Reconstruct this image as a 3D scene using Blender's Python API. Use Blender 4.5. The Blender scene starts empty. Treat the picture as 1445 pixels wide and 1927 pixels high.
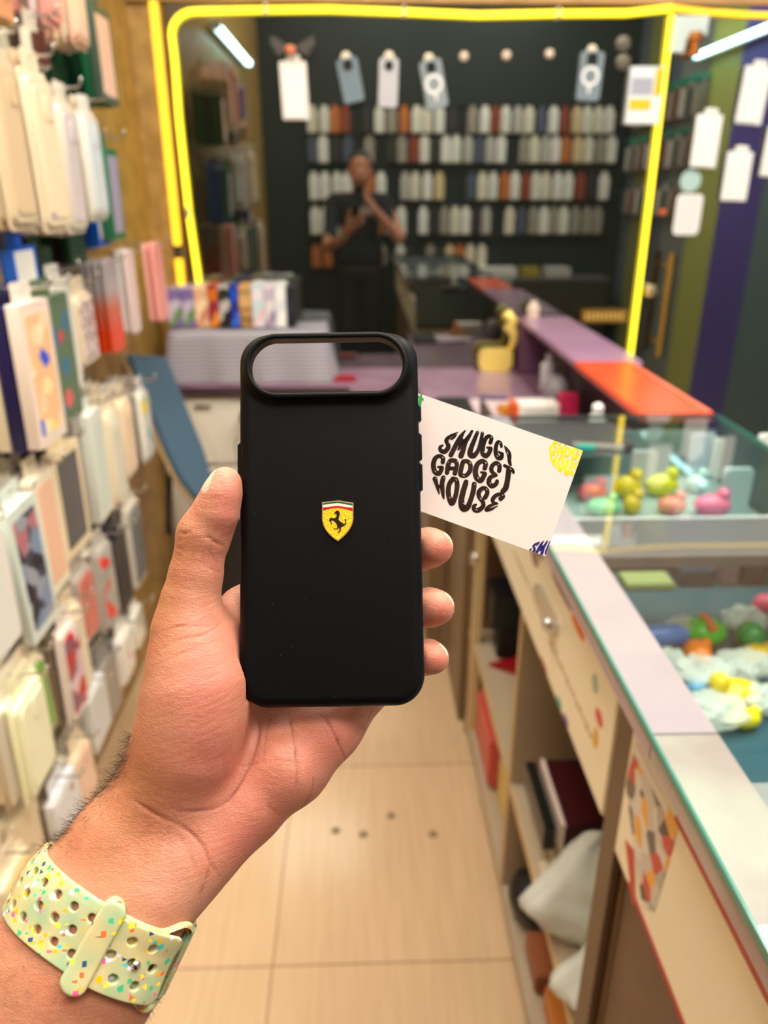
import bpy, bmesh, math, random
import numpy as np
from mathutils import Vector, Matrix

S = bpy.context.scene
COL = S.collection
R = random.Random(7)

# ---------------------------------------------------------------- camera
F_PX, CX, CY = 1430.0, 722.5, 963.5
CAM_H = 1.5
PITCH = math.atan(601 / F_PX)
YAW = math.atan(47.5 / (F_PX / math.cos(PITCH)))
FWD = np.array([math.sin(YAW) * math.cos(PITCH), math.cos(YAW) * math.cos(PITCH), -math.sin(PITCH)])
RGT = np.array([math.cos(YAW), -math.sin(YAW), 0.0])
UPV = np.cross(RGT, FWD)
CAM = np.array([0.0, 0.0, CAM_H])
cam_data = bpy.data.cameras.new('camera')
cam = bpy.data.objects.new('camera', cam_data)
COL.objects.link(cam)
cam.matrix_world = Matrix(((RGT[0], UPV[0], -FWD[0], CAM[0]), (RGT[1], UPV[1], -FWD[1], CAM[1]),
                           (RGT[2], UPV[2], -FWD[2], CAM[2]), (0, 0, 0, 1)))
cam_data.sensor_fit = 'VERTICAL'
cam_data.sensor_height = 36.0
cam_data.lens = 36.0 * F_PX / 1927.0
cam_data.clip_start = 0.02
cam_data.clip_end = 30
cam_data.dof.use_dof = True
cam_data.dof.focus_distance = 0.325
cam_data.dof.aperture_fstop = cam_data.lens / 3.6
S.camera = cam

# ---------------------------------------------------------------- view and world
S.view_settings.view_transform = 'Standard'
S.view_settings.look = 'None'
S.view_settings.gamma = 1.0
S.view_settings.use_curve_mapping = False
S.view_settings.exposure = 0.0
S.cycles.use_denoising = True
S.cycles.max_bounces = 8
S.cycles.transparent_max_bounces = 12
S.cycles.sample_clamp_indirect = 4.0
world = bpy.data.worlds.new('world')
S.world = world
world.use_nodes = True
world.node_tree.nodes['Background'].inputs[0].default_value = (1.0, 0.93, 0.82, 1)
world.node_tree.nodes['Background'].inputs[1].default_value = 0.02

# strengths of the room's lamps and the unseen panels (emission, W/m2-ish)
PANEL_E, TUBE_E, NEON_E, SPOT_W = 21.0, 32.0, 3.2, 12.0
WARM = (1.0, 0.92, 0.80)


# ---------------------------------------------------------------- helpers
def at(x, y, **k):
    """world point seen at photo pixel (x, y) on the plane X=, Y= or Z=, or at depth D="""
    d = FWD + RGT * (x - CX) / F_PX - UPV * (y - CY) / F_PX
    if 'X' in k: t = (k['X'] - CAM[0]) / d[0]
    elif 'Y' in k: t = (k['Y'] - CAM[1]) / d[1]
    elif 'Z' in k: t = (k['Z'] - CAM[2]) / d[2]
    else: t = k['D']
    return CAM + d * t


def to_px(P):
    v = np.asarray(P) - CAM
    z = v @ FWD
    return CX + F_PX * (v @ RGT) / z, CY - F_PX * (v @ UPV) / z, z


def srgb(r, g, b):
    f = lambda c: (c / 255 / 12.92) if c <= 10 else ((c / 255 + 0.055) / 1.055) ** 2.4
    return (f(r), f(g), f(b), 1)


MATS = {}


def mat(name, col, rough=0.5, metal=0.0, emit=0.0, emit_col=None, noise=None, spec=0.5, trans=0.0, alpha=1.0,
        coat=0.0, bump=None, sss=0.0):
    if name in MATS: return MATS[name]
    m = bpy.data.materials.new(name)
    m.use_nodes = True
    nt = m.node_tree
    p = nt.nodes['Principled BSDF']
    I = p.inputs
    c = col if len(col) == 4 else (*col, 1)
    I['Base Color'].default_value = c
    I['Roughness'].default_value = rough
    I['Metallic'].default_value = metal
    I['Specular IOR Level'].default_value = spec
    I['Transmission Weight'].default_value = trans
    I['Alpha'].default_value = alpha
    I['Coat Weight'].default_value = coat
    if sss:
        I['Subsurface Weight'].default_value = sss
        I['Subsurface Radius'].default_value = (0.004, 0.0018, 0.001)
        I['Subsurface Scale'].default_value = 1.0
    if emit:
        I['Emission Color'].default_value = emit_col or c
        I['Emission Strength'].default_value = emit
    if noise:
        sc, amt, c2 = noise
        tc = nt.nodes.new('ShaderNodeTexCoord')
        nz = nt.nodes.new('ShaderNodeTexNoise')
        nz.inputs['Scale'].default_value = sc
        nz.inputs['Detail'].default_value = 4
        nt.links.new(tc.outputs['Object'], nz.inputs['Vector'])
        mx = nt.nodes.new('ShaderNodeMix')
        mx.data_type = 'RGBA'
        mx.inputs[6].default_value = c
        mx.inputs[7].default_value = c2
        mr = nt.nodes.new('ShaderNodeMapRange')
        mr.inputs[1].default_value = 0.38
        mr.inputs[2].default_value = 0.62
        mr.inputs[4].default_value = amt
        nt.links.new(nz.outputs[0], mr.inputs[0])
        nt.links.new(mr.outputs[0], mx.inputs[0])
        nt.links.new(mx.outputs[2], I['Base Color'])
    if bump:
        sc, st = bump
        tc = nt.nodes.new('ShaderNodeTexCoord')
        nz = nt.nodes.new('ShaderNodeTexNoise')
        nz.inputs['Scale'].default_value = sc
        nt.links.new(tc.outputs['Object'], nz.inputs['Vector'])
        b = nt.nodes.new('ShaderNodeBump')
        b.inputs['Strength'].default_value = st
        b.inputs['Distance'].default_value = 0.003
        nt.links.new(nz.outputs[0], b.inputs['Height'])
        nt.links.new(b.outputs[0], I['Normal'])
    MATS[name] = m
    return m


def M(r, g, b, rough=0.45, **k):
    return mat('m_%d_%d_%d_%02d_%s' % (r, g, b, int(rough * 99), '_'.join('%s%s' % (a, v) for a, v in k.items())[:24]), srgb(r, g, b), rough, **k)


def voro(name, cols, scale, rough=0.4, stretch=(1, 1, 1), base=None, thresh=None):
    """patchwork print: voronoi cells coloured from a list; with base and thresh only some cells show"""
    if name in MATS: return MATS[name]
    m = bpy.data.materials.new(name)
    m.use_nodes = True
    nt = m.node_tree
    p = nt.nodes['Principled BSDF']
    p.inputs['Roughness'].default_value = rough
    tc = nt.nodes.new('ShaderNodeTexCoord')
    mp = nt.nodes.new('ShaderNodeMapping')
    mp.inputs['Scale'].default_value = stretch
    v = nt.nodes.new('ShaderNodeTexVoronoi')
    v.inputs['Scale'].default_value = scale
    sep = nt.nodes.new('ShaderNodeSeparateColor')
    cr = nt.nodes.new('ShaderNodeValToRGB')
    cr.color_ramp.interpolation = 'CONSTANT'
    el = cr.color_ramp.elements
    while len(el) < len(cols): el.new(0.5)
    for i, c in enumerate(cols):
        el[i].position = i / len(cols)
        el[i].color = srgb(*c)
    L = nt.links.new
    L(tc.outputs['Object'], mp.inputs[0]); L(mp.outputs[0], v.inputs['Vector'])
    L(v.outputs['Color'], sep.inputs[0]); L(sep.outputs[0], cr.inputs[0])
    out = cr.outputs[0]
    if base:
        mx = nt.nodes.new('ShaderNodeMix'); mx.data_type = 'RGBA'
        lt = nt.nodes.new('ShaderNodeMath'); lt.operation = 'LESS_THAN'
        lt.inputs[1].default_value = thresh[0]
        L(v.outputs['Distance'], lt.inputs[0])
        gt = nt.nodes.new('ShaderNodeMath'); gt.operation = 'LESS_THAN'
        gt.inputs[1].default_value = thresh[1]
        L(sep.outputs[1], gt.inputs[0])
        mu = nt.nodes.new('ShaderNodeMath'); mu.operation = 'MULTIPLY'
        L(lt.outputs[0], mu.inputs[0]); L(gt.outputs[0], mu.inputs[1])
        L(mu.outputs[0], mx.inputs[0])
        mx.inputs[6].default_value = srgb(*base)
        L(out, mx.inputs[7])
        out = mx.outputs[2]
    L(out, p.inputs['Base Color'])
    MATS[name] = m
    return m


class MB:
    """collects shapes for ONE mesh"""
    def __init__(s): s.v, s.f, s.mi = [], [], []

    def add(s, vs, fs, mi=0):
        n = len(s.v)
        s.v += [tuple(map(float, p)) for p in vs]
        s.f += [tuple(i + n for i in f) for f in fs]
        s.mi += [mi] * len(fs)
        return s

    def box(s, lo, hi, mi=0):
        (a, b, c), (d, e, f) = lo, hi
        return s.add([(a, b, c), (d, b, c), (d, e, c), (a, e, c), (a, b, f), (d, b, f), (d, e, f), (a, e, f)],
                     [(0, 3, 2, 1), (4, 5, 6, 7), (0, 1, 5, 4), (1, 2, 6, 5), (2, 3, 7, 6), (3, 0, 4, 7)], mi)

    def prism(s, pts, d, mi=0):
        """planar outline (list of 3D points) pushed along vector d"""
        n = len(pts)
        q = [tuple(np.add(p, d)) for p in pts]
        return s.add(list(pts) + q, [tuple(range(n))[::-1], tuple(range(n, 2 * n))] +
                     [(i, (i + 1) % n, n + (i + 1) % n, n + i) for i in range(n)], mi)

    def tube(s, pts, r, n=8, mi=0, cap=True):
        pts = [np.array(p, float) for p in pts]
        rs = r if hasattr(r, '__len__') else [r] * len(pts)
        rings = []
        up = None
        for i, p in enumerate(pts):
            t = pts[min(i + 1, len(pts) - 1)] - pts[max(i - 1, 0)]
            t = t / (np.linalg.norm(t) + 1e-12)
            if up is None:
                up = np.cross(t, (0, 0, 1)) if abs(t[2]) < 0.9 else np.cross(t, (1, 0, 0))
            up = up - t * (up @ t)
            up = up / (np.linalg.norm(up) + 1e-12)
            w = np.cross(t, up)
            rings.append([p + rs[i] * (math.cos(2 * math.pi * k / n) * up + math.sin(2 * math.pi * k / n) * w) for k in range(n)])
        vs = [q for g in rings for q in g]
        fs = [(i * n + k, i * n + (k + 1) % n, (i + 1) * n + (k + 1) % n, (i + 1) * n + k) for i in range(len(pts) - 1) for k in range(n)]
        if cap: fs += [tuple(range(n))[::-1], tuple((len(pts) - 1) * n + k for k in range(n))]
        return s.add(vs, fs, mi)

    def lathe(s, prof, c=(0, 0, 0), n=20, mi=0):
        vs = [(c[0] + r * math.cos(2 * math.pi * k / n), c[1] + r * math.sin(2 * math.pi * k / n), c[2] + z) for r, z in prof for k in range(n)]
        m = len(prof)
        fs = [(i * n + k, i * n + (k + 1) % n, (i + 1) * n + (k + 1) % n, (i + 1) * n + k) for i in range(m - 1) for k in range(n)]
        return s.add(vs, fs + [tuple(range(n))[::-1], tuple((m - 1) * n + k for k in range(n))], mi)

    def ball(s, c, r, n=12, mi=0):
        r = (r, r, r) if not hasattr(r, '__len__') else r
        prof = [(math.sin(math.pi * i / n), -math.cos(math.pi * i / n)) for i in range(1, n)]
        vs, fs = [], []
        for a, z in prof:
            for k in range(2 * n):
                vs.append((c[0] + r[0] * a * math.cos(math.pi * k / n), c[1] + r[1] * a * math.sin(math.pi * k / n), c[2] + r[2] * z))
        m, w = len(prof), 2 * n
        for i in range(m - 1):
            for k in range(w): fs.append((i * w + k, i * w + (k + 1) % w, (i + 1) * w + (k + 1) % w, (i + 1) * w + k))
        fs += [tuple(range(w))[::-1], tuple((m - 1) * w + k for k in range(w))]
        return s.add(vs, fs, mi)

    def mesh(s, name, mats, smooth=None):
        me = bpy.data.meshes.new(name)
        me.from_pydata(s.v, [], s.f)
        for m_ in (mats if isinstance(mats, (list, tuple)) else [mats]): me.materials.append(m_)
        if any(s.mi): me.polygons.foreach_set('material_index', s.mi)
        if smooth:
            me.polygons.foreach_set('use_smooth', [True] * len(s.f))
            if smooth is not True: me.set_sharp_from_angle(angle=math.radians(smooth))
        me.update()
        return me

    def build(s, name, mats, parent=None, loc=None, smooth=None, bevel=0):
        me = s.mesh(name, mats, smooth)
        if bevel:
            bm = bmesh.new(); bm.from_mesh(me)
            bmesh.ops.remove_doubles(bm, verts=bm.verts, dist=1e-6)
            ed = [e for e in bm.edges if len(e.link_faces) == 2 and e.calc_face_angle(0) > 0.6]
            bmesh.ops.bevel(bm, geom=ed, offset=bevel, segments=2, affect='EDGES', clamp_overlap=True)
            bm.to_mesh(me); bm.free()
            me.polygons.foreach_set('use_smooth', [True] * len(me.polygons))
            me.set_sharp_from_angle(angle=math.radians(40))
        return link(me, name, parent, loc)


def link(me, name, parent=None, loc=None):
    o = bpy.data.objects.new(name, me)
    COL.objects.link(o)
    if parent: o.parent = parent
    if loc is not None: o.location = loc
    return o


def tag(o, label, cat, group=None, kind=None):
    o['label'] = label
    o['category'] = cat
    if group: o['group'] = group
    if kind: o['kind'] = kind
    return o


def thing(name, label, cat, loc=(0, 0, 0), rz=0, group=None):
    o = bpy.data.objects.new(name, None)
    o.empty_display_size = 0.02
    COL.objects.link(o)
    o.location = loc
    o.rotation_euler = (0, 0, rz)
    return tag(o, label, cat, group)


def copy_tree(o, parent=None):
    c = o.copy()
    COL.objects.link(c)
    c.parent = parent
    for ch in o.children: copy_tree(ch, c)
    return c


def struct(mb, name, m, **k):
    o = mb.build(name, m, **k)
    o['kind'] = 'structure'
    return o


def rrect(w, h, r, n=5):
    """rounded rectangle outline, centred, CCW"""
    out = []
    for cx, cy, a0 in ((w / 2 - r, h / 2 - r, 0), (-w / 2 + r, h / 2 - r, 90), (-w / 2 + r, -h / 2 + r, 180), (w / 2 - r, -h / 2 + r, 270)):
        for i in range(n + 1):
            a = math.radians(a0 + 90 * i / n)
            out.append((cx + r * math.cos(a), cy + r * math.sin(a)))
    return out


# ================================================================ room
XL, XR, YB, YF, ZC = -0.762, 2.2, -0.75, 3.0, 3.2
DECK = 1.06

# floor tiles
fm = bpy.data.materials.new('floor_tile'); fm.use_nodes = True
nt = fm.node_tree; p = nt.nodes['Principled BSDF']; L = nt.links.new
tc = nt.nodes.new('ShaderNodeTexCoord')
mp = nt.nodes.new('ShaderNodeMapping'); mp.inputs['Location'].default_value = (0.2, -0.51, 0)
br = nt.nodes.new('ShaderNodeTexBrick')
br.offset = 0.0
br.inputs['Scale'].default_value = 1.0
br.inputs['Brick Width'].default_value = 0.6; br.inputs['Row Height'].default_value = 0.6
br.inputs['Mortar Size'].default_value = 0.0022
br.inputs['Color1'].default_value = srgb(214, 182, 146); br.inputs['Color2'].default_value = srgb(208, 178, 143)
br.inputs['Mortar'].default_value = srgb(160, 130, 100)
L(tc.outputs['Object'], mp.inputs[0]); L(mp.outputs[0], br.inputs[0])
mp2 = nt.nodes.new('ShaderNodeMapping'); mp2.inputs['Scale'].default_value = (26, 1.6, 1)
nz = nt.nodes.new('ShaderNodeTexNoise'); nz.inputs['Scale'].default_value = 3; nz.inputs['Detail'].default_value = 5
L(tc.outputs['Object'], mp2.inputs[0]); L(mp2.outputs[0], nz.inputs['Vector'])
mx = nt.nodes.new('ShaderNodeMix'); mx.data_type = 'RGBA'; mx.blend_type = 'MULTIPLY'; mx.inputs[0].default_value = 0.35
cr = nt.nodes.new('ShaderNodeValToRGB'); cr.color_ramp.elements[0].color = (0.7, 0.66, 0.6, 1); cr.color_ramp.elements[0].position = 0.3
cr.color_ramp.elements[1].position = 0.65
L(nz.outputs[0], cr.inputs[0]); L(br.outputs[0], mx.inputs[6]); L(cr.outputs[0], mx.inputs[7]); L(mx.outputs[2], p.inputs['Base Color'])
p.inputs['Roughness'].default_value = 0.16
struct(MB().box((XL - .1, YB - .1, -.1), (XR + .1, YF + .1, 0)), 'floor', fm)

ochre = mat('ochre_wall', srgb(176, 140, 76), 0.42, noise=(16, 0.75, srgb(138, 104, 48)), bump=(220, 0.5))
struct(MB().box((XL - .1, YB - .1, 0), (XL, YF + .1, ZC)), 'wall_left', ochre)
struct(MB().box((XL, YF, 0), (-.64, YF + .1, 2.12)), 'wall_front', ochre)
struct(MB().box((XL, YF - .02, 2.085), (XR, YF + .1, ZC)), 'trim_1', mat('header', srgb(190, 150, 100), 0.5, noise=(9, .5, srgb(150, 115, 70))))
struct(MB().box((XL - .1, YB - .1, ZC), (XR + .1, YF + .1, ZC + .1)), 'ceiling', M(225, 218, 205, .7))
struct(MB().box((XL, YB - .1, 0), (XR, YB, ZC)), 'wall_back', M(26, 38, 38, .5))

# right side wall with painted stripes (olive, purple, blue-green)
sm = bpy.data.materials.new('striped_wall'); sm.use_nodes = True
nt = sm.node_tree; p = nt.nodes['Principled BSDF']; L = nt.links.new
tc = nt.nodes.new('ShaderNodeTexCoord'); sp = nt.nodes.new('ShaderNodeSeparateXYZ')
mr = nt.nodes.new('ShaderNodeMapRange'); mr.inputs[1].default_value = YB; mr.inputs[2].default_value = YF
cr = nt.nodes.new('ShaderNodeValToRGB'); cr.color_ramp.interpolation = 'CONSTANT'
el = cr.color_ramp.elements
bands = [(YB, (84, 92, 104)), (-0.55, (120, 120, 66)), (-0.25, (74, 82, 100)), (0.15, (112, 116, 110)), (0.62, (158, 160, 84)), (1.05, (82, 66, 150)), (1.55, (92, 116, 120)), (2.1, (150, 150, 84)), (2.6, (80, 66, 140))]
while len(el) < len(bands): el.new(.5)
for i, (y, c) in enumerate(bands):
    el[i].position = (y - YB) / (YF - YB); el[i].color = srgb(*c)
L(tc.outputs['Object'], sp.inputs[0]); L(sp.outputs[1], mr.inputs[0]); L(mr.outputs[0], cr.inputs[0]); L(cr.outputs[0], p.inputs['Base Color'])
p.inputs['Roughness'].default_value = 0.5
struct(MB().box((XR, YB - .1, 0), (XR + .1, YF + .1, ZC)), 'wall_right', sm)

# tinted mirror glass of the shop front: window pane and door leaf
gm = bpy.data.materials.new('tinted_mirror_glass'); gm.use_nodes = True
nt = gm.node_tree; nt.nodes.remove(nt.nodes['Principled BSDF'])
df = nt.nodes.new('ShaderNodeBsdfDiffuse'); df.inputs[0].default_value = (.008, .009, .007, 1)
gl = nt.nodes.new('ShaderNodeBsdfGlossy'); gl.inputs[0].default_value = (.92, 1.0, .96, 1); gl.inputs['Roughness'].default_value = 0.0
ms = nt.nodes.new('ShaderNodeMixShader'); ms.inputs[0].default_value = 0.27
nt.links.new(df.outputs[0], ms.inputs[1]); nt.links.new(gl.outputs[0], ms.inputs[2])
nt.links.new(ms.outputs[0], nt.nodes['Material Output'].inputs[0])
struct(MB().box((-.64, YF, 0), (1.085, YF + .012, 2.085)), 'window_1', gm)
door = struct(MB().box((1.09, YF, 0), (XR, YF + .012, 2.085)), 'door_1', gm)


# ---------------------------------------------------------------- lamps of the room, with unseen ceiling panels for fill
emit_panel = mat('panel_light', (1, 1, 1), emit=PANEL_E, emit_col=(*WARM, 1))
frame_white = M(225, 222, 215, .4)
for i, (x, y, w, h, lab) in enumerate([(.2, -.5, .6, .6, 'unseen square ceiling light panel behind the photographer'),
                                       (-.38, 1.5, .7, .7, 'unseen square fill light panel added above the aisle'),
                                       (1.3, 1.7, .6, .6, 'unseen square ceiling light panel above the far end of the counter'),
                                       (1.2, -.3, .6, .6, 'unseen square ceiling light panel above the near end of the counter'),
                                       (.85, .8, .7, .7, 'unseen square fill light panel added above the middle of the counter'),
                                       (-.35, .35, .5, .5, 'unseen square fill light panel added above the near end of the left wall'),
                                       (1.7, .7, .5, .5, 'unseen square ceiling light panel beside the striped wall')]):
    t = thing('unseen_ceiling_light', lab, 'ceiling light', (x, y, ZC))  # unseen panel; several are added to brighten the left wall and drawers
    f = MB()
    for a, b in (((-w / 2 - .02, -h / 2 - .02, -.02), (w / 2 + .02, -h / 2, 0)), ((-w / 2 - .02, h / 2, -.02), (w / 2 + .02, h / 2 + .02, 0)),
                 ((-w / 2 - .02, -h / 2, -.02), (-w / 2, h / 2, 0)), ((w / 2, -h / 2, -.02), (w / 2 + .02, h / 2, 0))): f.box(a, b)
    f.build('frame', frame_white, t)
    MB().box((-w / 2, -h / 2, -.012), (w / 2, h / 2, -.002)).build('diffuser', emit_panel, t)

# small recessed spot right over the hand: gives the short hard shadows on the case
t = thing('downlight', 'small round ceiling downlight above the held phone case', 'downlight', (.13, .72, ZC))
MB().lathe([(.035, -.006), (.05, -.006), (.052, 0), (.035, 0)], n=28).build('rim', M(200, 195, 185, .3, metal=.8), t, smooth=30)
MB().lathe([(.034, -.004), (.034, -.001)], n=28).build('lens', mat('spot_lens', (1, 1, 1), emit=20, emit_col=(*WARM, 1)), t)
ld = bpy.data.lights.new('downlight_lamp', 'AREA'); ld.shape = 'DISK'; ld.size = .07; ld.energy = SPOT_W; ld.color = (1, .9, .74)
lo = bpy.data.objects.new('lamp', ld); COL.objects.link(lo); lo.parent = t; lo.location = (0, 0, -.012)

emit_tube = mat('tube_light', (1, 1, 1), emit=TUBE_E, emit_col=(.55, .97, 1.0, 1))


def tube_lamp(x, y0, y1, z, lab, side):
    t = thing('tube_light', lab, 'tube light', (x, (y0 + y1) / 2, z))
    l = (y1 - y0) / 2
    MB().tube([(0, -l + .02, 0), (0, l - .02, 0)], .014, 14).build('tube', emit_tube, t, smooth=40)
    MB().box((-.012 + side * .03, -l, -.02), (.012 + side * .03, l, .02)).build('fitting', frame_white, t, bevel=.003)
    for s in (-1, 1):
        MB().box((-.018, s * (l - .01) - .01, -.02), (.018 + 0.0, s * (l - .01) + .01, .02)).build('end_cap', frame_white, t)


tube_lamp(-.705, .25, 1.5, 2.28, 'bright tube light fixed high on the left wall', -1)
tube_lamp(2.12, .55, 1.72, 2.29, 'bright tube light fixed high on the striped wall', 1)

# yellow rope light around the window
neon_m = mat('yellow_rope', (.3, .2, .01), 0.5, emit=NEON_E, emit_col=(1.0, .72, .02, 1))
path = [at(377, 553, Y=2.985), at(355, 400, Y=2.985), at(336, 220, Y=2.985), at(329, 120, Y=2.985)]
for a in range(0, 95, 15):
    c = (-.535, 1.985); path.append(np.array([c[0] - .085 * math.cos(math.radians(a)), 2.985, c[1] + .07 * math.sin(math.radians(a))]))
path += [at(500, 18, Y=2.985), at(620, 17, Y=2.985), at(760, 22, Y=2.985), at(900, 28, Y=2.985), at(1050, 25, Y=2.985), at(1180, 24, Y=2.985), at(1265, 15, Y=2.985)]
t = thing('rope_light', 'glowing yellow rope light around the top and left of the dark window', 'rope light', (0, 0, 0))
MB().tube(path, .0095, 10).build('light_tube', neon_m, t, smooth=40)
cl = M(200, 190, 150, .3)
for q in (path[1], path[11], path[13], path[15]):
    MB().box(q - np.array([.006, .014, .017]), q + np.array([.006, .014, .017])).build('clip', cl, t)
o = MB().tube([at(1264, 28, Y=2.985), at(1228, 330, Y=2.985), at(1205, 520, Y=2.985), at(1184, 690, Y=2.985)], .0085, 10).build('rope_light', neon_m, smooth=40)
tag(o, 'glowing yellow rope light running down between window and glass door', 'rope light')
orange_m = mat('amber_rope_and_reflection', (.3, .15, .01), 0.5, emit=NEON_E * .6, emit_col=(1.0, .60, .02, 1))
o = MB().tube([at(1267, 15, Y=2.985), at(1330, 22, Y=2.985), at(1400, 27, Y=2.985), at(1470, 29, Y=2.985), at(1900, 30, Y=2.985)],   .008, 10).build('rope_light', orange_m, smooth=40)
tag(o, 'amber rope light along the top of the glass door', 'rope light')
t = thing('reflection_strip', 'flat amber strip imitating the rope light reflection on the ochre wall corner', 'reflection strip')
x0 = -.672  # glowing strip imitates the rope light's reflection beside the window
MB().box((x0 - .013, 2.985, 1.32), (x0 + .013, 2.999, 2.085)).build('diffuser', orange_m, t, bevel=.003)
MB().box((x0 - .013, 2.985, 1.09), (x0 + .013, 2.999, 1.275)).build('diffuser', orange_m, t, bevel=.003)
MB().box((x0 - .013, 2.982, 1.275), (x0 + .013, 2.999, 1.32)).build('reflection_gap', M(60, 52, 40), t)
# slim metal edge where wall meets window
struct(MB().box((-.65, 2.992, 0), (-.636, 3.0, 2.085)), 'trim_2', M(120, 92, 50, .3, metal=.6))

# ================================================================ implicit surfaces
def snets(f, lo, hi, h, B=12, pad=1.3):
    """mesh the zero level of f (distance in metres) by surface nets, working only in blocks near the surface"""
    lo = np.array(lo, float); hi = np.array(hi, float)
    nb = np.ceil((hi - lo) / (h * B)).astype(int)
    g = np.stack(np.meshgrid(*[np.arange(n) for n in nb], indexing='ij'), -1).reshape(-1, 3)
    d = np.concatenate([f(lo + (g[i:i + 200000] + .5) * B * h) for i in range(0, len(g), 200000)])
    g = g[np.abs(d) < B * h * .87 * pad + h]
    ax = np.arange(B + 1)
    loc = np.stack(np.meshgrid(ax, ax, ax, indexing='ij'), -1)
    big = nb * B + 2
    key = lambda c: (c[..., 0] * big[1] + c[..., 1]) * big[2] + c[..., 2]
    ids, pos, quads = [], [], []
    for blk in np.array_split(g, max(1, len(g) // 60)):
        if not len(blk): continue
        cc = blk[:, None, None, None, :] * B + loc[None]
        v = f((lo + cc.reshape(-1, 3) * h)).reshape(cc.shape[:-1])
        s = v < 0
        acc = np.zeros((len(blk), B, B, B, 3)); cnt = np.zeros((len(blk), B, B, B))
        for a in range(3):
            o1, o2 = [x for x in range(3) if x != a]
            va = np.take(v, range(B), 1 + a); vb = np.take(v, range(1, B + 1), 1 + a)
            cross = (va < 0) != (vb < 0)
            t = va / (va - vb + 1e-20)
            for i in (0, 1):
                for j in (0, 1):
                    sl = [slice(None)] * 4
                    sl[1 + o1] = slice(i, B + i); sl[1 + o2] = slice(j, B + j)
                    c = cross[tuple(sl)]; tt = t[tuple(sl)]
                    cnt += c
                    acc[..., a] += np.where(c, tt, 0)
                    acc[..., o1] += np.where(c, i, 0); acc[..., o2] += np.where(c, j, 0)
            # quads for edges along a whose lower corner lies in this block
            sl = [slice(None)] * 4
            sl[1 + o1] = slice(0, B); sl[1 + o2] = slice(0, B)
            c = cross[tuple(sl)]
            w = np.nonzero(c)
            base = blk[w[0]] * B + np.stack(w[1:], -1)
            e1 = np.zeros(3, int); e1[o1] = 1
            e2 = np.zeros(3, int); e2[o2] = 1
            q = np.stack([key(base - e1 - e2), key(base - e2), key(base), key(base - e1)], -1)
            flip = (va[tuple(sl)][w] < 0) ^ (a == 1)
            q[~flip] = q[~flip][:, ::-1]
            quads.append(q)
        w = np.nonzero(cnt)
        base = blk[w[0]] * B + np.stack(w[1:], -1)
        ids.append(key(base))
        pos.append(lo + (base + acc[w] / cnt[w][:, None]) * h)
    ids = np.concatenate(ids); pos = np.concatenate(pos); quads = np.concatenate(quads)
    ids, ui = np.unique(ids, return_index=True); pos = pos[ui]
    ix = np.searchsorted(ids, quads); ix = np.clip(ix, 0, len(ids) - 1)
    ok = (ids[ix] == quads).all(1)
    return pos, ix[ok]


def np_mesh(name, V, Q, mats, smooth=True):
    me = bpy.data.meshes.new(name)
    me.vertices.add(len(V)); me.vertices.foreach_set('co', np.asarray(V, np.float32).ravel())
    n = Q.shape[1]
    me.loops.add(Q.size); me.loops.foreach_set('vertex_index', Q.astype(np.int32).ravel())
    me.polygons.add(len(Q))
    me.polygons.foreach_set('loop_start', np.arange(0, Q.size, n, dtype=np.int32))
    for m_ in (mats if isinstance(mats, (list, tuple)) else [mats]): me.materials.append(m_)
    me.update(calc_edges=True)
    me.polygons.foreach_set('use_smooth', np.ones(len(Q), bool))
    me.validate()
    return me


def cone(P, a, b, ra, rb):
    a = np.asarray(a); ab = np.asarray(b) - a
    t = np.clip((P - a) @ ab / (ab @ ab + 1e-12), 0, 1)
    return np.linalg.norm(P - a - t[:, None] * ab, axis=1) - (ra + t * (rb - ra))


def smin(a, b, k):
    h = np.clip(k - np.abs(a - b), 0, None) / k
    return np.minimum(a, b) - h * h * k * .25


def smax(a, b, k): return -smin(-a, -b, k)


# ---------------------------------------------------------------- frame of the held phone case
P_top = at(617, 624, D=.330); P_bot = at(624.5, 1333, D=.314)
cy_ = P_top - P_bot; CH = np.linalg.norm(cy_); cy_ /= CH
cx_ = RGT - cy_ * (RGT @ cy_); cx_ /= np.linalg.norm(cx_)
cz_ = np.cross(cx_, cy_)
C0 = (P_top + P_bot) / 2
CASE_M = Matrix(((cx_[0], cy_[0], cz_[0], C0[0]), (cx_[1], cy_[1], cz_[1], C0[1]), (cx_[2], cy_[2], cz_[2], C0[2]), (0, 0, 0, 1)))
HX, HY = .0388, CH / 2
case_local = lambda P: np.stack([(P - C0) @ cx_, (P - C0) @ cy_, (P - C0) @ cz_], -1)


def on_case(x, y, z=0.0):
    """case-local x, y of the photo pixel"""
    d = FWD + RGT * (x - CX) / F_PX - UPV * (y - CY) / F_PX
    t = ((C0 + cz_ * z - CAM) @ cz_) / (d @ cz_)
    q = CAM + d * t - C0
    return q @ cx_, q @ cy_


def rr2(x, y, hx, hy, r):
    qx, qy = np.abs(x) - hx + r, np.abs(y) - hy + r
    return np.hypot(np.maximum(qx, 0), np.maximum(qy, 0)) + np.minimum(np.maximum(qx, qy), 0) - r


hole_a = on_case(474, 644); hole_b = on_case(757, 737)
HCX, HCY = (hole_a[0] + hole_b[0]) / 2, (hole_a[1] + hole_b[1]) / 2
HHX, HHY = abs(hole_b[0] - hole_a[0]) / 2, abs(hole_b[1] - hole_a[1]) / 2


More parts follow.
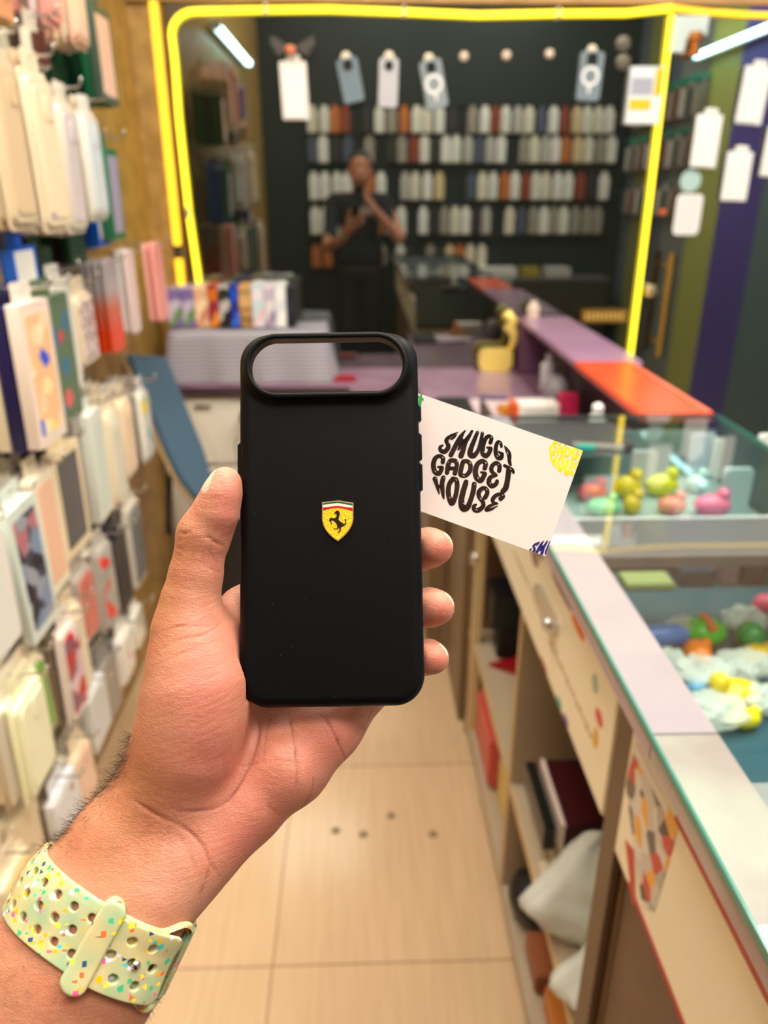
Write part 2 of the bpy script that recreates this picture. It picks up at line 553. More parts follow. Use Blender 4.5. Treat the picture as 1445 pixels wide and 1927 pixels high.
def f_case(Q):
    x, y, z = Q[:, 0], Q[:, 1], Q[:, 2]
    d2 = rr2(x, y, HX, HY, .0125)
    er = .0046                                    # rounded front edge
    qz = z + er
    body = np.hypot(np.maximum(d2 + er, 0), np.maximum(qz, 0)) + np.minimum(np.maximum(d2 + er, qz), 0) - er
    body = np.maximum(body, -z - .0112)
    cav = np.maximum(d2 + .0016, z + .0018)
    body = np.maximum(body, -cav)
    dh = rr2(x - HCX, y - HCY, HHX, HHY, HHY - .0002)
    # raised plateau around the camera bar with a soft slope
    lip = np.hypot(np.maximum(np.abs(dh - .0014) - .0006, 0), np.maximum(np.abs(z) - .0028, 0)) - .0008
    pl = np.maximum(rr2(x - HCX, y - HCY, HHX + .0030, HHY + .0030, HHY + .0028), np.abs(z + .001) - .0014)
    body = smin(body, pl, .0035)
    body = smin(body, lip, .0016)
    return np.maximum(body, -(dh - .0003))


case = thing('phone_case', 'matt black phone case with wide camera cutout, held up in the hand', 'phone case')
case.matrix_world = CASE_M
V, Q = snets(f_case, (-.043, -HY - .004, -.0125), (.043, HY + .004, .0055), .0006)
black = mat('soft_black_silicone', (.0022, .0025, .0035, 1), 0.45, spec=0.15)
nt = black.node_tree
tc = nt.nodes.new('ShaderNodeTexCoord'); v = nt.nodes.new('ShaderNodeTexVoronoi'); v.inputs['Scale'].default_value = 190
lt = nt.nodes.new('ShaderNodeMath'); lt.operation = 'LESS_THAN'; lt.inputs[1].default_value = .022
mx = nt.nodes.new('ShaderNodeMix'); mx.data_type = 'RGBA'; mx.inputs[6].default_value = (.0022, .0025, .0035, 1); mx.inputs[7].default_value = srgb(150, 160, 175)
nt.links.new(tc.outputs['Object'], v.inputs['Vector']); nt.links.new(v.outputs['Distance'], lt.inputs[0])
nt.links.new(lt.outputs[0], mx.inputs[0]); nt.links.new(mx.outputs[2], nt.nodes['Principled BSDF'].inputs['Base Color'])
link(np_mesh('shell', V, Q, black), 'shell', case)
for (x, ya, yb) in ((-1, 828, 890), (1, 762, 792), (1, 815, 866), (1, 872, 925)):
    a, b = on_case(600, ya)[1], on_case(600, yb)[1]
    m = MB().box((-.0009, -(a - b) / 2, -.0026), (.0009, (a - b) / 2, .0026))
    m.build('side_button', black, case, (x * (HX + .0002), (a + b) / 2, -.006), bevel=.0006)

# enamel crest on the back of the case
EM = lambda X, Y: on_case(580 + X / 13.136, 920 + Y / 13.136)


def flat(name, pts, z0, z1, m, parent, mapf=EM):
    q = [(*mapf(x, y), z0) for x, y in pts]
    me = MB().prism(q, (0, 0, z1 - z0))
    o = me.build(name, m, parent)
    bm = bmesh.new(); bm.from_mesh(o.data); bmesh.ops.recalc_face_normals(bm, faces=bm.faces); bm.to_mesh(o.data); bm.free()
    return o


em = flat('crest', [(345, 335), (750, 290), (1120, 350), (1118, 770), (1085, 900), (1030, 1010), (950, 1110), (840, 1220), (735, 1302), (640, 1240), (540, 1150), (470, 1070), (400, 960), (362, 860), (345, 750)],
          .0000, .0010, mat('crest_metal', srgb(225, 205, 170), .22, metal=.85), case)
em['label'] = 'yellow shield crest with a black rearing horse'
crest_yellow = mat('crest_yellow', srgb(255, 205, 0), .3, noise=(900, .6, srgb(244, 178, 0)), coat=.6, bump=(1200, .25))
flat('field', [(370, 552), (550, 500), (730, 484), (900, 504), (1095, 565), (1092, 780), (1060, 890), (1005, 995), (925, 1095), (830, 1190), (735, 1278), (640, 1210), (520, 1095), (450, 1005), (405, 900), (372, 800)], .0010, .0013, crest_yellow, em)
flat('green_stripe', [(370, 360), (730, 318), (1095, 375), (1095, 420), (730, 358), (370, 403)], .0010, .0013, M(0, 100, 40, .25), em)
flat('white_stripe', [(370, 405), (730, 360), (1095, 422), (1095, 475), (730, 425), (370, 465)], .0010, .0013, M(245, 235, 225, .25), em)
flat('red_stripe', [(370, 470), (730, 427), (1095, 485), (1095, 552), (900, 492), (730, 472), (550, 488), (370, 536)], .0010, .0013, M(200, 10, 14, .25), em)
flat('horse', [(632, 610), (670, 580), (700, 545), (735, 538), (765, 560), (785, 600), (785, 650), (765, 700), (752, 750), (770, 790), (830, 835), (880, 870), (910, 860),
               (925, 830), (925, 800), (905, 770), (905, 750), (925, 745), (945, 775), (945, 830), (935, 880), (905, 905), (870, 930), (825, 950), (810, 970), (805, 1000), (815, 1030),
               (805, 1055), (775, 1070), (760, 1092), (725, 1105), (722, 1094), (742, 1085), (755, 1055), (788, 1030), (778, 1010), (765, 985), (758, 945), (745, 998), (630, 998), (630, 985),
               (718, 983), (725, 950), (715, 890), (680, 840), (640, 800), (610, 785), (580, 790), (572, 810), (580, 840), (594, 872), (576, 880), (560, 848), (548, 812), (540, 790),
               (516, 806), (520, 780), (535, 760), (540, 730), (570, 713), (600, 728), (625, 738), (665, 725), (695, 705), (708, 670), (705, 635), (690, 618), (660, 614)],
     .0013, .0015, M(16, 14, 10, .3), em)

# ---------------------------------------------------------------- business card
K0 = at(1097, 848, D=.343); K1 = at(1038, 1051, D=.340)
kx = at(787, 740, D=.350) - K0; kx /= -np.linalg.norm(kx)          # points right
ky = K0 - K1; KH = np.linalg.norm(ky); ky = ky / KH
ky = ky - kx * (ky @ kx); ky /= np.linalg.norm(ky); kz = np.cross(kx, ky)
KW = .089
KM = Matrix(((kx[0], ky[0], kz[0], K0[0]), (kx[1], ky[1], kz[1], K0[1]), (kx[2], ky[2], kz[2], K0[2]), (0, 0, 0, 1)))


def on_card(x, y):
    d = FWD + RGT * (x - CX) / F_PX - UPV * (y - CY) / F_PX
    q = CAM + d * (((K0 - CAM) @ kz) / (d @ kz)) - K0
    return q @ kx, q @ ky


card = thing('business_card', 'white business card with black bubble lettering held behind the case', 'business card')
card.matrix_world = KM
MB().box((-KW, -KH, -.00045), (0, 0, 0)).build('card', M(228, 214, 212, .6), card)

ST = [  # bubble-letter strokes: x, y, width in a 180x180 px detail at 8.03x
    [(500, 103, 10), (420, 145, 40), (350, 190, 58), (318, 238, 62), (345, 290, 66), (345, 345, 72), (295, 400, 72), (235, 385, 62), (225, 335, 52), (262, 306, 34)],
    [(392, 216, 26), (440, 180, 36), (492, 122, 12)],
    [(602, 88, 26), (535, 180, 70), (460, 310, 74), (388, 452, 76)], [(545, 200, 40), (560, 270, 80), (500, 368, 34)], [(706, 92, 42), (655, 180, 64), (600, 265, 80), (575, 370, 80), (540, 466, 84)], [(600, 250, 70), (540, 290, 80)],
    [(790, 110, 52), (740, 230, 68), (690, 360, 78), (682, 440, 90), (735, 462, 80), (800, 380, 62), (840, 250, 60), (864, 122, 52)],
    [(985, 265, 62), (1000, 195, 62), (950, 168, 60), (900, 230, 66), (868, 340, 72), (872, 430, 76), (920, 465, 74), (965, 420, 68), (985, 358, 70)], [(985, 350, 60), (932, 338, 30)],
    [(1152, 325, 42), (1138, 272, 52), (1098, 255, 54), (1070, 320, 62), (1065, 420, 66), (1100, 492, 70), (1148, 492, 68), (1160, 440, 60)], [(1165, 435, 50), (1112, 405, 30)],
    [(1195, 312, 14), (1228, 385, 36), (1258, 450, 46), (1275, 560, 56), (1292, 606, 34)], [(1210, 320, 10), (1262, 380, 22), (1286, 450, 34), (1275, 530, 50)],
    [(265, 562, 66), (268, 500, 66), (215, 466, 62), (150, 505, 70), (124, 600, 76), (145, 700, 76), (200, 732, 76), (238, 690, 70), (248, 645, 72)], [(245, 640, 55), (195, 632, 35)],
    [(330, 720, 68), (345, 610, 72), (380, 540, 68), (450, 540, 72), (478, 590, 66), (465, 660, 68), (448, 728, 72)], [(350, 655, 60), (450, 655, 60)],
    [(570, 560, 70), (545, 650, 74), (535, 748, 72), (612, 762, 64), (675, 690, 72), (682, 600, 68), (640, 548, 66), (575, 548, 62)],
    [(900, 652, 72), (912, 580, 72), (860, 545, 72), (790, 590, 76), (758, 700, 82), (780, 800, 84), (840, 838, 80), (880, 780, 72), (900, 738, 74)], [(900, 730, 60), (845, 712, 35)],
    [(1118, 688, 70), (1122, 612, 66), (1070, 572, 62), (1010, 620, 68), (1002, 692, 62), (1060, 745, 48)], [(1075, 758, 45), (985, 790, 68), (962, 870, 76), (1010, 920, 74), (1070, 890, 68), (1085, 848, 60)],
    [(1198, 612, 48), (1260, 645, 56), (1316, 680, 58), (1338, 725, 28)], [(1262, 680, 82), (1240, 850, 82), (1215, 950, 88), (1172, 1000, 78)],
    [(148, 812, 76), (172, 890, 60), (196, 980, 40), (212, 1048, 12)], [(275, 795, 72), (255, 880, 74), (262, 990, 66), (275, 1080, 40), (282, 1118, 16)], [(180, 925, 52), (255, 930, 55)],
    [(420, 812, 74), (362, 900, 74), (352, 1050, 76), (402, 1182, 82), (456, 1080, 72), (482, 920, 74), (470, 830, 70), (420, 812, 74)],
    [(618, 862, 82), (575, 1000, 86), (545, 1150, 92), (572, 1255, 104), (640, 1240, 90), (690, 1120, 76), (726, 1000, 80), (740, 892, 76)],
    [(905, 1092, 72), (938, 1030, 66), (925, 970, 66), (870, 952, 66), (812, 1010, 70), (818, 1090, 66), (870, 1160, 66), (872, 1230, 70), (800, 1287, 76), (742, 1275, 70), (735, 1225, 58), (765, 1205, 40)],
    [(1140, 1112, 72), (1180, 1080, 56), (1150, 1042, 56), (1070, 1062, 62), (1022, 1120, 66), (1032, 1170, 50), (1090, 1185, 34)], [(1050, 1192, 40), (960, 1230, 52), (922, 1285, 50), (1000, 1270, 42), (1092, 1222, 14)],
]


def smooth_stroke(st, n=5):
    p = np.array(st, float); out = []
    for i in range(len(p) - 1):
        a, b, c, d = p[max(i - 1, 0)], p[i], p[i + 1], p[min(i + 2, len(p) - 1)]
        for t in np.linspace(0, 1, n, endpoint=False):
            out.append(.5 * ((2 * b) + (c - a) * t + (2 * a - 5 * b + 4 * c - d) * t * t + (3 * b - a - 3 * c + d) * t ** 3))
    return np.array(out + [p[-1]])


def clip_poly(poly, x0, x1, y0, y1):
    for ax, lim, sg in ((0, x0, 1), (0, x1, -1), (1, y0, 1), (1, y1, -1)):
        out = []
        for i in range(len(poly)):
            a, b = poly[i], poly[(i + 1) % len(poly)]
            ia, ib = (a[ax] - lim) * sg >= 0, (b[ax] - lim) * sg >= 0
            if ia: out.append(a)
            if ia != ib:
                t = (lim - a[ax]) / (b[ax] - a[ax]); out.append(tuple(np.array(a) + t * (np.array(b) - np.array(a))))
        poly = out
        if len(poly) < 3: return []
    return poly


def lettering(name, m, fmap, z):
    mb = MB()
    for st in ST:
        p = smooth_stroke(st)
        polys = []
        for x, y, w in p:
            polys.append([(x + w / 2 * math.cos(a), y + w / 2 * math.sin(a)) for a in np.linspace(0, 2 * math.pi, 14, endpoint=False)])
        for a, b in zip(p[:-1], p[1:]):
            t = b[:2] - a[:2]; t = t / (np.linalg.norm(t) + 1e-9); n = np.array([-t[1], t[0]])
            polys.append([tuple(a[:2] + n * a[2] / 2), tuple(b[:2] + n * b[2] / 2), tuple(b[:2] - n * b[2] / 2), tuple(a[:2] - n * a[2] / 2)])
        for po in polys:
            q = clip_poly([on_card(*fmap(800 + x / 8.03, 800 + y / 8.03)) for x, y in po], -KW + .0001, -.0001, -KH + .0001, -.0001)
            if len(q) >= 3:
                if sum(q[i][0] * q[(i + 1) % len(q)][1] - q[(i + 1) % len(q)][0] * q[i][1] for i in range(len(q))) < 0: q = q[::-1]
                z += 1e-8
                mb.add([(x, y, z) for x, y in q], [tuple(range(len(q)))])
    return mb.build(name, m, card) if mb.v else None


lettering('black_lettering', M(18, 15, 15, .12), lambda x, y: (x, y), .0001)
lettering('yellow_corner_print', M(255, 226, 0, .4), lambda x, y: (1055.9 + .54 * (x - 853.5), 873.5 + .54 * (y - 924.5)), .0001)
lettering('blue_corner_print', M(8, 8, 110, .4), lambda x, y: (1018.5 + .54 * (x - 867.2), 1031.7 + .54 * (y - 836)), .0001)
lettering('green_corner_print', M(20, 160, 70, .4), lambda x, y: (796 + .54 * (x - 966), 752 + .54 * (y - 887)), .0001)
# small glints drawn on the black bubble letters
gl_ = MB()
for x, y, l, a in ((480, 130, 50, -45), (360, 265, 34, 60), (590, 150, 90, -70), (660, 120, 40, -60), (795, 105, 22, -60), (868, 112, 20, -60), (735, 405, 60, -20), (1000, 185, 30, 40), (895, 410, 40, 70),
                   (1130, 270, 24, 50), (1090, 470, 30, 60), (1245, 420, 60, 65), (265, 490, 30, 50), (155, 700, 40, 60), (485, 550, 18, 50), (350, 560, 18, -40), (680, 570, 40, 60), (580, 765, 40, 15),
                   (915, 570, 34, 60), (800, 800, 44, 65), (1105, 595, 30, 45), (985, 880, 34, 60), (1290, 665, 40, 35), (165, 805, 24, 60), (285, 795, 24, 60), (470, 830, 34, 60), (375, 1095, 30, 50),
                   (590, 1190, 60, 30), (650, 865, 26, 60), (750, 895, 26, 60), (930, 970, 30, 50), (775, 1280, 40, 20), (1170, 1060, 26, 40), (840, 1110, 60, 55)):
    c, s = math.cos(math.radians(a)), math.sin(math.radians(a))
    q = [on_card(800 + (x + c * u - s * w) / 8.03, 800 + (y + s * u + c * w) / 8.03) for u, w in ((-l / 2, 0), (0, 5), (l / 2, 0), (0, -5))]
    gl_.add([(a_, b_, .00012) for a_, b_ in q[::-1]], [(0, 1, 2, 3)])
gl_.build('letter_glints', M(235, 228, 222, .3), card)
# ================================================================ the photographer
def HP(x, y, dmm): return at(x, y, D=dmm / 1000)


def chain(l, k=0.0):
    return [(HP(*a[:3]), HP(*b[:3]), a[3] / 1000, b[3] / 1000) for a, b in zip(l[:-1], l[1:])]


PALM = (chain([(345, 1440, 330, 15), (440, 1300, 345, 13), (545, 1150, 352, 11.5)]) + chain([(380, 1480, 334, 15), (500, 1320, 349, 13), (610, 1180, 354, 11.5)])
        + chain([(420, 1500, 334, 15), (560, 1350, 348, 13), (660, 1230, 354, 11)])
        + chain([(453, 1517, 330, 16.5), (545, 1437, 333, 16.5), (618, 1368, 338, 13.5), (688, 1300, 346, 10.5)])
        + chain([(362, 1597, 322, 17), (453, 1517, 330, 16.5)]) + chain([(330, 1500, 330, 16), (450, 1400, 345, 14), (560, 1300, 350, 12)]))
THENAR = chain([(310, 1487, 322, 19), (351, 1400, 320, 21.5), (366, 1340, 319, 21.5), (371, 1290, 319, 20.5), (364, 1230, 321, 17.6), (356, 1180, 322, 14.6)])
THUMB = chain([(356, 1180, 322, 14.4), (359, 1130, 322, 12.0), (369, 1080, 322, 10.8), (377, 1035, 322, 10.0), (385, 1005, 322, 10.9), (397, 982, 322, 9.6)]) + chain(
    [(397, 982, 322, 9.6), (409, 952, 321, 8.6), (419, 925, 320, 7.5), (424, 908, 319, 6.6)])
KNUCKLE = chain([(351, 1000, 323, 3.0), (347, 1008, 323, 2.6)])
THUMB_PAD = chain([(411, 965, 318, 8.0), (417, 935, 317, 6.6)])
WRIST = (chain([(310, 1487, 322, 18), (228, 1590, 318, 19.5), (143, 1690, 312, 20), (82, 1810, 306, 21.5), (-30, 2010, 298, 25)])
         + chain([(362, 1597, 322, 16.5), (283, 1675, 312, 19.5), (197, 1823, 305, 22), (110, 2000, 298, 25)])
         + chain([(340, 1530, 330, 17), (290, 1600, 321, 19), (210, 1695, 312, 21), (137, 1830, 306, 23), (40, 2010, 298, 27)]))
WEB = chain([(395, 1205, 335, 9), (450, 1165, 345, 9), (545, 1120, 352, 9.5)]) + chain([(425, 1180, 330, 5), (452, 1140, 343, 7), (500, 1110, 350, 8)])
FINGERS = [chain([(545, 1140, 352, 11), (660, 1010, 372, 9.5), (740, 950, 370, 8.5), (792, 932, 360, 7.9)]),
           chain([(610, 1170, 354, 11), (715, 1075, 366, 9.6), (782, 1040, 352, 8.6), (806, 1031, 341, 8.4), (820, 1030, 335, 7.7)]),
           chain([(660, 1225, 354, 10.5), (735, 1165, 360, 9.2), (790, 1146, 346, 8.2), (808, 1143, 337, 8.0), (824, 1143, 333, 7.3)]),
           chain([(690, 1295, 346, 9.5), (745, 1255, 352, 8.2), (790, 1238, 341, 7.2), (806, 1236, 334, 7.0), (817, 1239, 331, 6.2)])]


def group(P, g, k):
    d = None
    for c in g:
        e = cone(P, *c)
        d = e if d is None else smin(d, e, k)
    return d


def f_hand0(P):
    d = group(P, PALM, .008)
    d = smin(d, group(P, WRIST, .010), .014)
    d = smin(d, group(P, THENAR, .006), .008)
    d = smin(d, group(P, WEB, .006), .010)
    th = smin(group(P, THUMB, .003), group(P, THUMB_PAD, .003), .004)
    th = smin(th, group(P, KNUCKLE, .002), .0035)
    d = smin(d, th, .004)
    for fg in FINGERS: d = smin(d, group(P, fg, .004), .004)
    return d


def f_clear(P):
    """the case and card the flesh gives way to"""
    q = case_local(P)
    a = np.maximum(rr2(q[:, 0], q[:, 1], HX + .0002, HY + .0002, .0125), np.abs(q[:, 2] + .0056) - .0058)
    k = P - K0
    kxx, kyy, kzz = k @ kx, k @ ky, k @ kz
    b = np.maximum(np.maximum(np.abs(kxx + KW / 2) - KW / 2, np.abs(kyy + KH / 2) - KH / 2), np.abs(kzz + .0002) - .0006)
    return np.minimum(a, b)


def f_hand(P): return smax(f_hand0(P), -f_clear(P), .0012)


Z = np.array([HP(*q) for q in ((-60, 2060, 255), (900, 860, 390), (900, 2060, 300), (-60, 860, 380), (-60, 2060, 300), (240, 1400, 290), (380, 1300, 370), (800, 1000, 390), (40, 2060, 240), (300, 2060, 330))])
lo, hi = Z.min(0) - .02, Z.max(0) + .02
V, Q = snets(f_hand, lo, hi, .00085)

# --- skin relief and colour marks from creases drawn over the palm
CREASE = [  # polyline px, depth mm, half width mm, redness
    ([(475, 1335), (488, 1370), (478, 1420), (455, 1470), (430, 1505), (400, 1522), (350, 1527), (315, 1520)], .7, .9, .8),
    ([(541, 1338), (552, 1390), (557, 1440), (556, 1490)], .6, .7, .8),
    ([(603, 1338), (625, 1375), (645, 1420), (650, 1440)], .6, .7, .8),
    ([(512, 1340), (500, 1385), (495, 1440)], .35, .6, .5),
    ([(425, 1395), (450, 1440), (520, 1430), (590, 1440)], .25, .5, .4),
    ([(500, 1510), (530, 1540)], .3, .5, .4), ([(590, 1445), (585, 1490), (560, 1530)], .25, .5, .4), ([(700, 1335), (690, 1360)], .3, .6, .5),
    ([(230, 1490), (290, 1530), (350, 1560), (380, 1590), (395, 1625), (414, 1650)], .7, .9, .8),
    ([(395, 1625), (385, 1660), (372, 1695)], .35, .8, .5), ([(320, 1560), (355, 1600), (370, 1650)], .25, .7, .4),
    ([(385, 1005), (405, 1020), (425, 1029)], .7, .8, .8), ([(337, 1002), (350, 1004), (360, 998)], .6, .7, .7), ([(336, 1016), (345, 1018)], .4, .6, .5), ([(333, 1030), (345, 1034)], .3, .6, .5), ([(331, 1043), (342, 1047)], .3, .6, .5),
    ([(390, 1030), (400, 1050), (410, 1058)], .3, .6, .5), ([(380, 1062), (400, 1072), (420, 1077)], .35, .6, .5), ([(378, 1010), (392, 1012)], .3, .5, .4),
    ([(391, 1113), (405, 1117), (415, 1118)], .2, .5, .4),
    ([(300, 1190), (340, 1178), (390, 1178), (413, 1170)], .3, .6, .5), ([(330, 1205), (370, 1197), (400, 1185), (425, 1160)], .3, .6, .5),
    ([(290, 1230), (340, 1203), (385, 1195)], .2, .5, .35), ([(285, 1255), (330, 1235), (380, 1215), (430, 1195)], .25, .5, .35),
]
for i in range(11):   # fan of fine lines across the thumb mound
    y = 1262 + i * 17
    CREASE.append(([(283 - i * 2, y + 26), (330, y + 8), (385, y - 16), (440, y - 44)], .10, .5, .22))
for i in range(16):   # fine wrist wrinkles parallel to the band
    t = i / 15
    a = (150 + 110 * t, 1600 - 130 * t); b = (410 - 30 * (1 - t), 1655 - 60 * t)
    CREASE.append(([(a[0] + 20, a[1]), ((a[0] + b[0]) / 2 + 8, (a[1] + b[1]) / 2 - 10 + 40 * (1 - t)), (b[0] - 15, b[1] + 25 * (1 - t))], .12, .5, .24))
px, py, pz = to_px(V)
e = 4e-4
N = np.stack([f_hand0(V + np.eye(3)[a] * e) - f_hand0(V - np.eye(3)[a] * e) for a in range(3)], -1)
N /= np.linalg.norm(N, axis=1)[:, None] + 1e-9
face = ((CAM - V) * N).sum(1) / np.linalg.norm(CAM - V, axis=1)
disp = np.zeros(len(V)); red = np.zeros(len(V))
MMPX = pz / F_PX * 1000
for pts, dep, hw, rd in CREASE:
    p = smooth_stroke([(x, y, 0) for x, y in pts], 4)[:, :2]
    dmin = np.full(len(V), 1e9); par = np.zeros(len(V))
    seglen = np.concatenate([[0], np.cumsum(np.linalg.norm(np.diff(p, axis=0), axis=1))]); tot = seglen[-1]
    bb = (px > p[:, 0].min() - 12) & (px < p[:, 0].max() + 12) & (py > p[:, 1].min() - 12) & (py < p[:, 1].max() + 12) & (face > .05)
    ix = np.nonzero(bb)[0]
    for si, (a, b) in enumerate(zip(p[:-1], p[1:])):
        ab = b - a; L2 = ab @ ab + 1e-9
        t = np.clip(((px[ix] - a[0]) * ab[0] + (py[ix] - a[1]) * ab[1]) / L2, 0, 1)
        dd = np.hypot(px[ix] - a[0] - t * ab[0], py[ix] - a[1] - t * ab[1]); up_ = dd < dmin[ix]
        par[ix[up_]] = (seglen[si] + t[up_] * math.sqrt(L2)) / tot; dmin[ix] = np.minimum(dmin[ix], dd)
    hw = hw * .8
    jit = np.clip(np.minimum(par, 1 - par) * 5, 0, 1) * (.75 + .25 * np.sin(par * 17 + len(pts) + pts[0][0]))
    w = np.exp(-(dmin * MMPX / hw) ** 2)
    disp -= dep / 1000 * w * 1.0 * jit
    red = np.maximum(red, rd * 1.05 * jit * np.exp(-(dmin * MMPX / (hw * .75)) ** 2))
disp = np.maximum(disp, -.001)
# tendon ridges at the wrist
V = V + N * disp[:, None]


def blob(cx, cy, rx, ry): return np.exp(-(((px - cx) / rx) ** 2 + ((py - cy) / ry) ** 2))


pink = np.clip(.85 * blob(390, 1290, 70, 90) + .8 * blob(400, 1430, 70, 60) + .85 * blob(470, 1580, 110, 80) + .7 * blob(640, 1380, 90, 60) + .5 * blob(540, 1450, 120, 80)
               + .9 * blob(425, 950, 26, 60) + .6 * blob(405, 1070, 20, 40) + 1.0 * blob(832, 1035, 22, 24) + 1.0 * blob(832, 1150, 22, 24) + 1.0 * blob(818, 1242, 20, 20) + .5 * blob(395, 1180, 40, 40), 0, 1)
tan = np.clip(1.0 * blob(300, 1130, 60, 120) + .9 * blob(250, 1480, 70, 120) + .9 * blob(200, 1600, 130, 90) + .6 * blob(120, 1850, 160, 130) + .6 * blob(350, 1020, 30, 60), 0, 1)
nail = ((N @ RGT) < -.50) & (py > 878) & (py < 927) & (px < 425) & (px > 380)
for xn, yn in ((846, 1012), (849, 1124), (838, 1217)):
    nail = nail | ((np.hypot((px - xn) / 12, (py - yn) / 16) < 1) & ((N @ RGT) > .35) & (face < .45))

skin = bpy.data.materials.new('skin'); skin.use_nodes = True
nt = skin.node_tree; p = nt.nodes['Principled BSDF']; L = nt.links.new


def attr(n):
    a = nt.nodes.new('ShaderNodeAttribute'); a.attribute_name = n; return a.outputs['Fac']


def mixc(f, a, b):
    m_ = nt.nodes.new('ShaderNodeMix'); m_.data_type = 'RGBA'
    L(f, m_.inputs[0])
    for i, c in ((6, a), (7, b)):
        if isinstance(c, tuple): m_.inputs[i].default_value = c
        else: L(c, m_.inputs[i])
    return m_.outputs[2]


def noise(sc, lo_, hi_, det=4, vec=None):
    n_ = nt.nodes.new('ShaderNodeTexNoise'); n_.inputs['Scale'].default_value = sc; n_.inputs['Detail'].default_value = det
    L(vec or tcs.outputs['Object'], n_.inputs['Vector'])
    m_ = nt.nodes.new('ShaderNodeMapRange'); m_.inputs[1].default_value = lo_; m_.inputs[2].default_value = hi_
    L(n_.outputs[0], m_.inputs[0]); return m_.outputs[0]


def mul(a, b):
    m_ = nt.nodes.new('ShaderNodeMath'); m_.operation = 'MULTIPLY'; L(a, m_.inputs[0])
    if isinstance(b, float): m_.inputs[1].default_value = b
    else: L(b, m_.inputs[1])
    return m_.outputs[0]


tcs = nt.nodes.new('ShaderNodeTexCoord')
c = mixc(attr('tan'), srgb(203, 143, 119), srgb(186, 124, 90))
c = mixc(attr('pink'), c, srgb(206, 121, 107))
c = mixc(mul(noise(70, .4, .68), .45), c, srgb(190, 108, 82))
c = mixc(mul(noise(320, .5, .75), .25), c, srgb(222, 160, 126))
c = mixc(attr('red'), c, srgb(130, 56, 36))
c = mixc(attr('nail'), c, srgb(238, 190, 172))
L(c, p.inputs['Base Color'])
p.inputs['Roughness'].default_value = .48
p.inputs['Subsurface Weight'].default_value = .25
p.inputs['Subsurface Radius'].default_value = (.0035, .0014, .0008); p.inputs['Subsurface Scale'].default_value = 1.0
mpn = nt.nodes.new('ShaderNodeMapping'); mpn.inputs['Rotation'].default_value = (0, .6, .5); mpn.inputs['Scale'].default_value = (1, 1, 3.2)
L(tcs.outputs['Object'], mpn.inputs[0])
v = nt.nodes.new('ShaderNodeTexVoronoi'); v.feature = 'DISTANCE_TO_EDGE'; v.inputs['Scale'].default_value = 520
L(mpn.outputs[0], v.inputs['Vector'])
mrv = nt.nodes.new('ShaderNodeMapRange'); mrv.inputs[2].default_value = .25; L(v.outputs['Distance'], mrv.inputs[0])
b1 = nt.nodes.new('ShaderNodeBump'); b1.inputs['Strength'].default_value = .35; b1.inputs['Distance'].default_value = .00025; L(mrv.outputs[0], b1.inputs['Height'])
nb_ = nt.nodes.new('ShaderNodeTexNoise'); nb_.inputs['Scale'].default_value = 210; nb_.inputs['Detail'].default_value = 5
L(mpn.outputs[0], nb_.inputs['Vector'])
b2 = nt.nodes.new('ShaderNodeBump'); b2.inputs['Strength'].default_value = .35; b2.inputs['Distance'].default_value = .0009; L(nb_.outputs[0], b2.inputs['Height']); L(b1.outputs[0], b2.inputs['Normal'])
L(b2.outputs[0], p.inputs['Normal'])

# --- rest of the body (seen dimly in the mirror glass)
w0 = HP(-30, 2010, 298); w1 = HP(110, 2000, 298); el_ = np.array([-.235, -.02, 1.13])
BODY = [  # a, b, ra, rb
    ((-.20, -.24, 1.42), el_, .052, .043), (el_, (w0 + w1) / 2, .042, .033),
    ((.20, -.24, 1.42), (.30, -.10, 1.19), .052, .043), ((.30, -.10, 1.19), (.10, -.055, 1.40), .042, .027), ((.10, -.055, 1.40), (.055, -.05, 1.46), .03, .028),
    ((-.13, -.25, 1.42), (.13, -.25, 1.42), .085, .085), ((0, -.26, 1.35), (0, -.26, 1.10), .15, .135), ((-.07, -.26, 1.05), (.07, -.26, 1.05), .13, .13), ((-.08, -.26, .95), (.08, -.26, .95), .12, .12),
    ((-.09, -.26, .90), (-.10, -.24, .50), .095, .06), ((-.10, -.24, .50), (-.10, -.28, .10), .058, .04), ((.09, -.26, .90), (.10, -.24, .50), .095, .06), ((.10, -.24, .50), (.10, -.28, .10), .058, .04),
    ((-.10, -.28, .05), (-.11, -.10, .03), .042, .034), ((.10, -.28, .05), (.11, -.10, .03), .042, .034),
    ((0, -.25, 1.45), (.01, -.22, 1.58), .056, .052), ((.01, -.21, 1.62), (.01, -.21, 1.70), .073, .082), ((.01, -.17, 1.60), (.01, -.19, 1.66), .05, .062),
    ((.01, -.125, 1.655), (.01, -.108, 1.63), .011, .015), ((-.068, -.2, 1.65), (-.07, -.2, 1.63), .018, .015), ((.088, -.2, 1.65), (.09, -.2, 1.63), .018, .015)]
# right hand round the camera phone
for i, (y, z, l) in enumerate(((0, 1.535, .085), (0, 1.515, .09), (0, 1.495, .085), (0, 1.475, .07))):
    BODY += [((.055, -.055, z - .03), (.048, -.034, z - .01), .011, .009), ((.048, -.034, z - .01), (.045 - .02, -.030, z), .009, .008)]
BODY += [((.05, -.05, 1.44), (.02, -.038, 1.44), .014, .010)]


def f_body(P):
    d = None
    for a, b, ra, rb in BODY:
        e_ = cone(P, np.array(a, float), np.array(b, float), ra, rb)
        d = e_ if d is None else smin(d, e_, .02 if ra > .03 else .006)
    return d


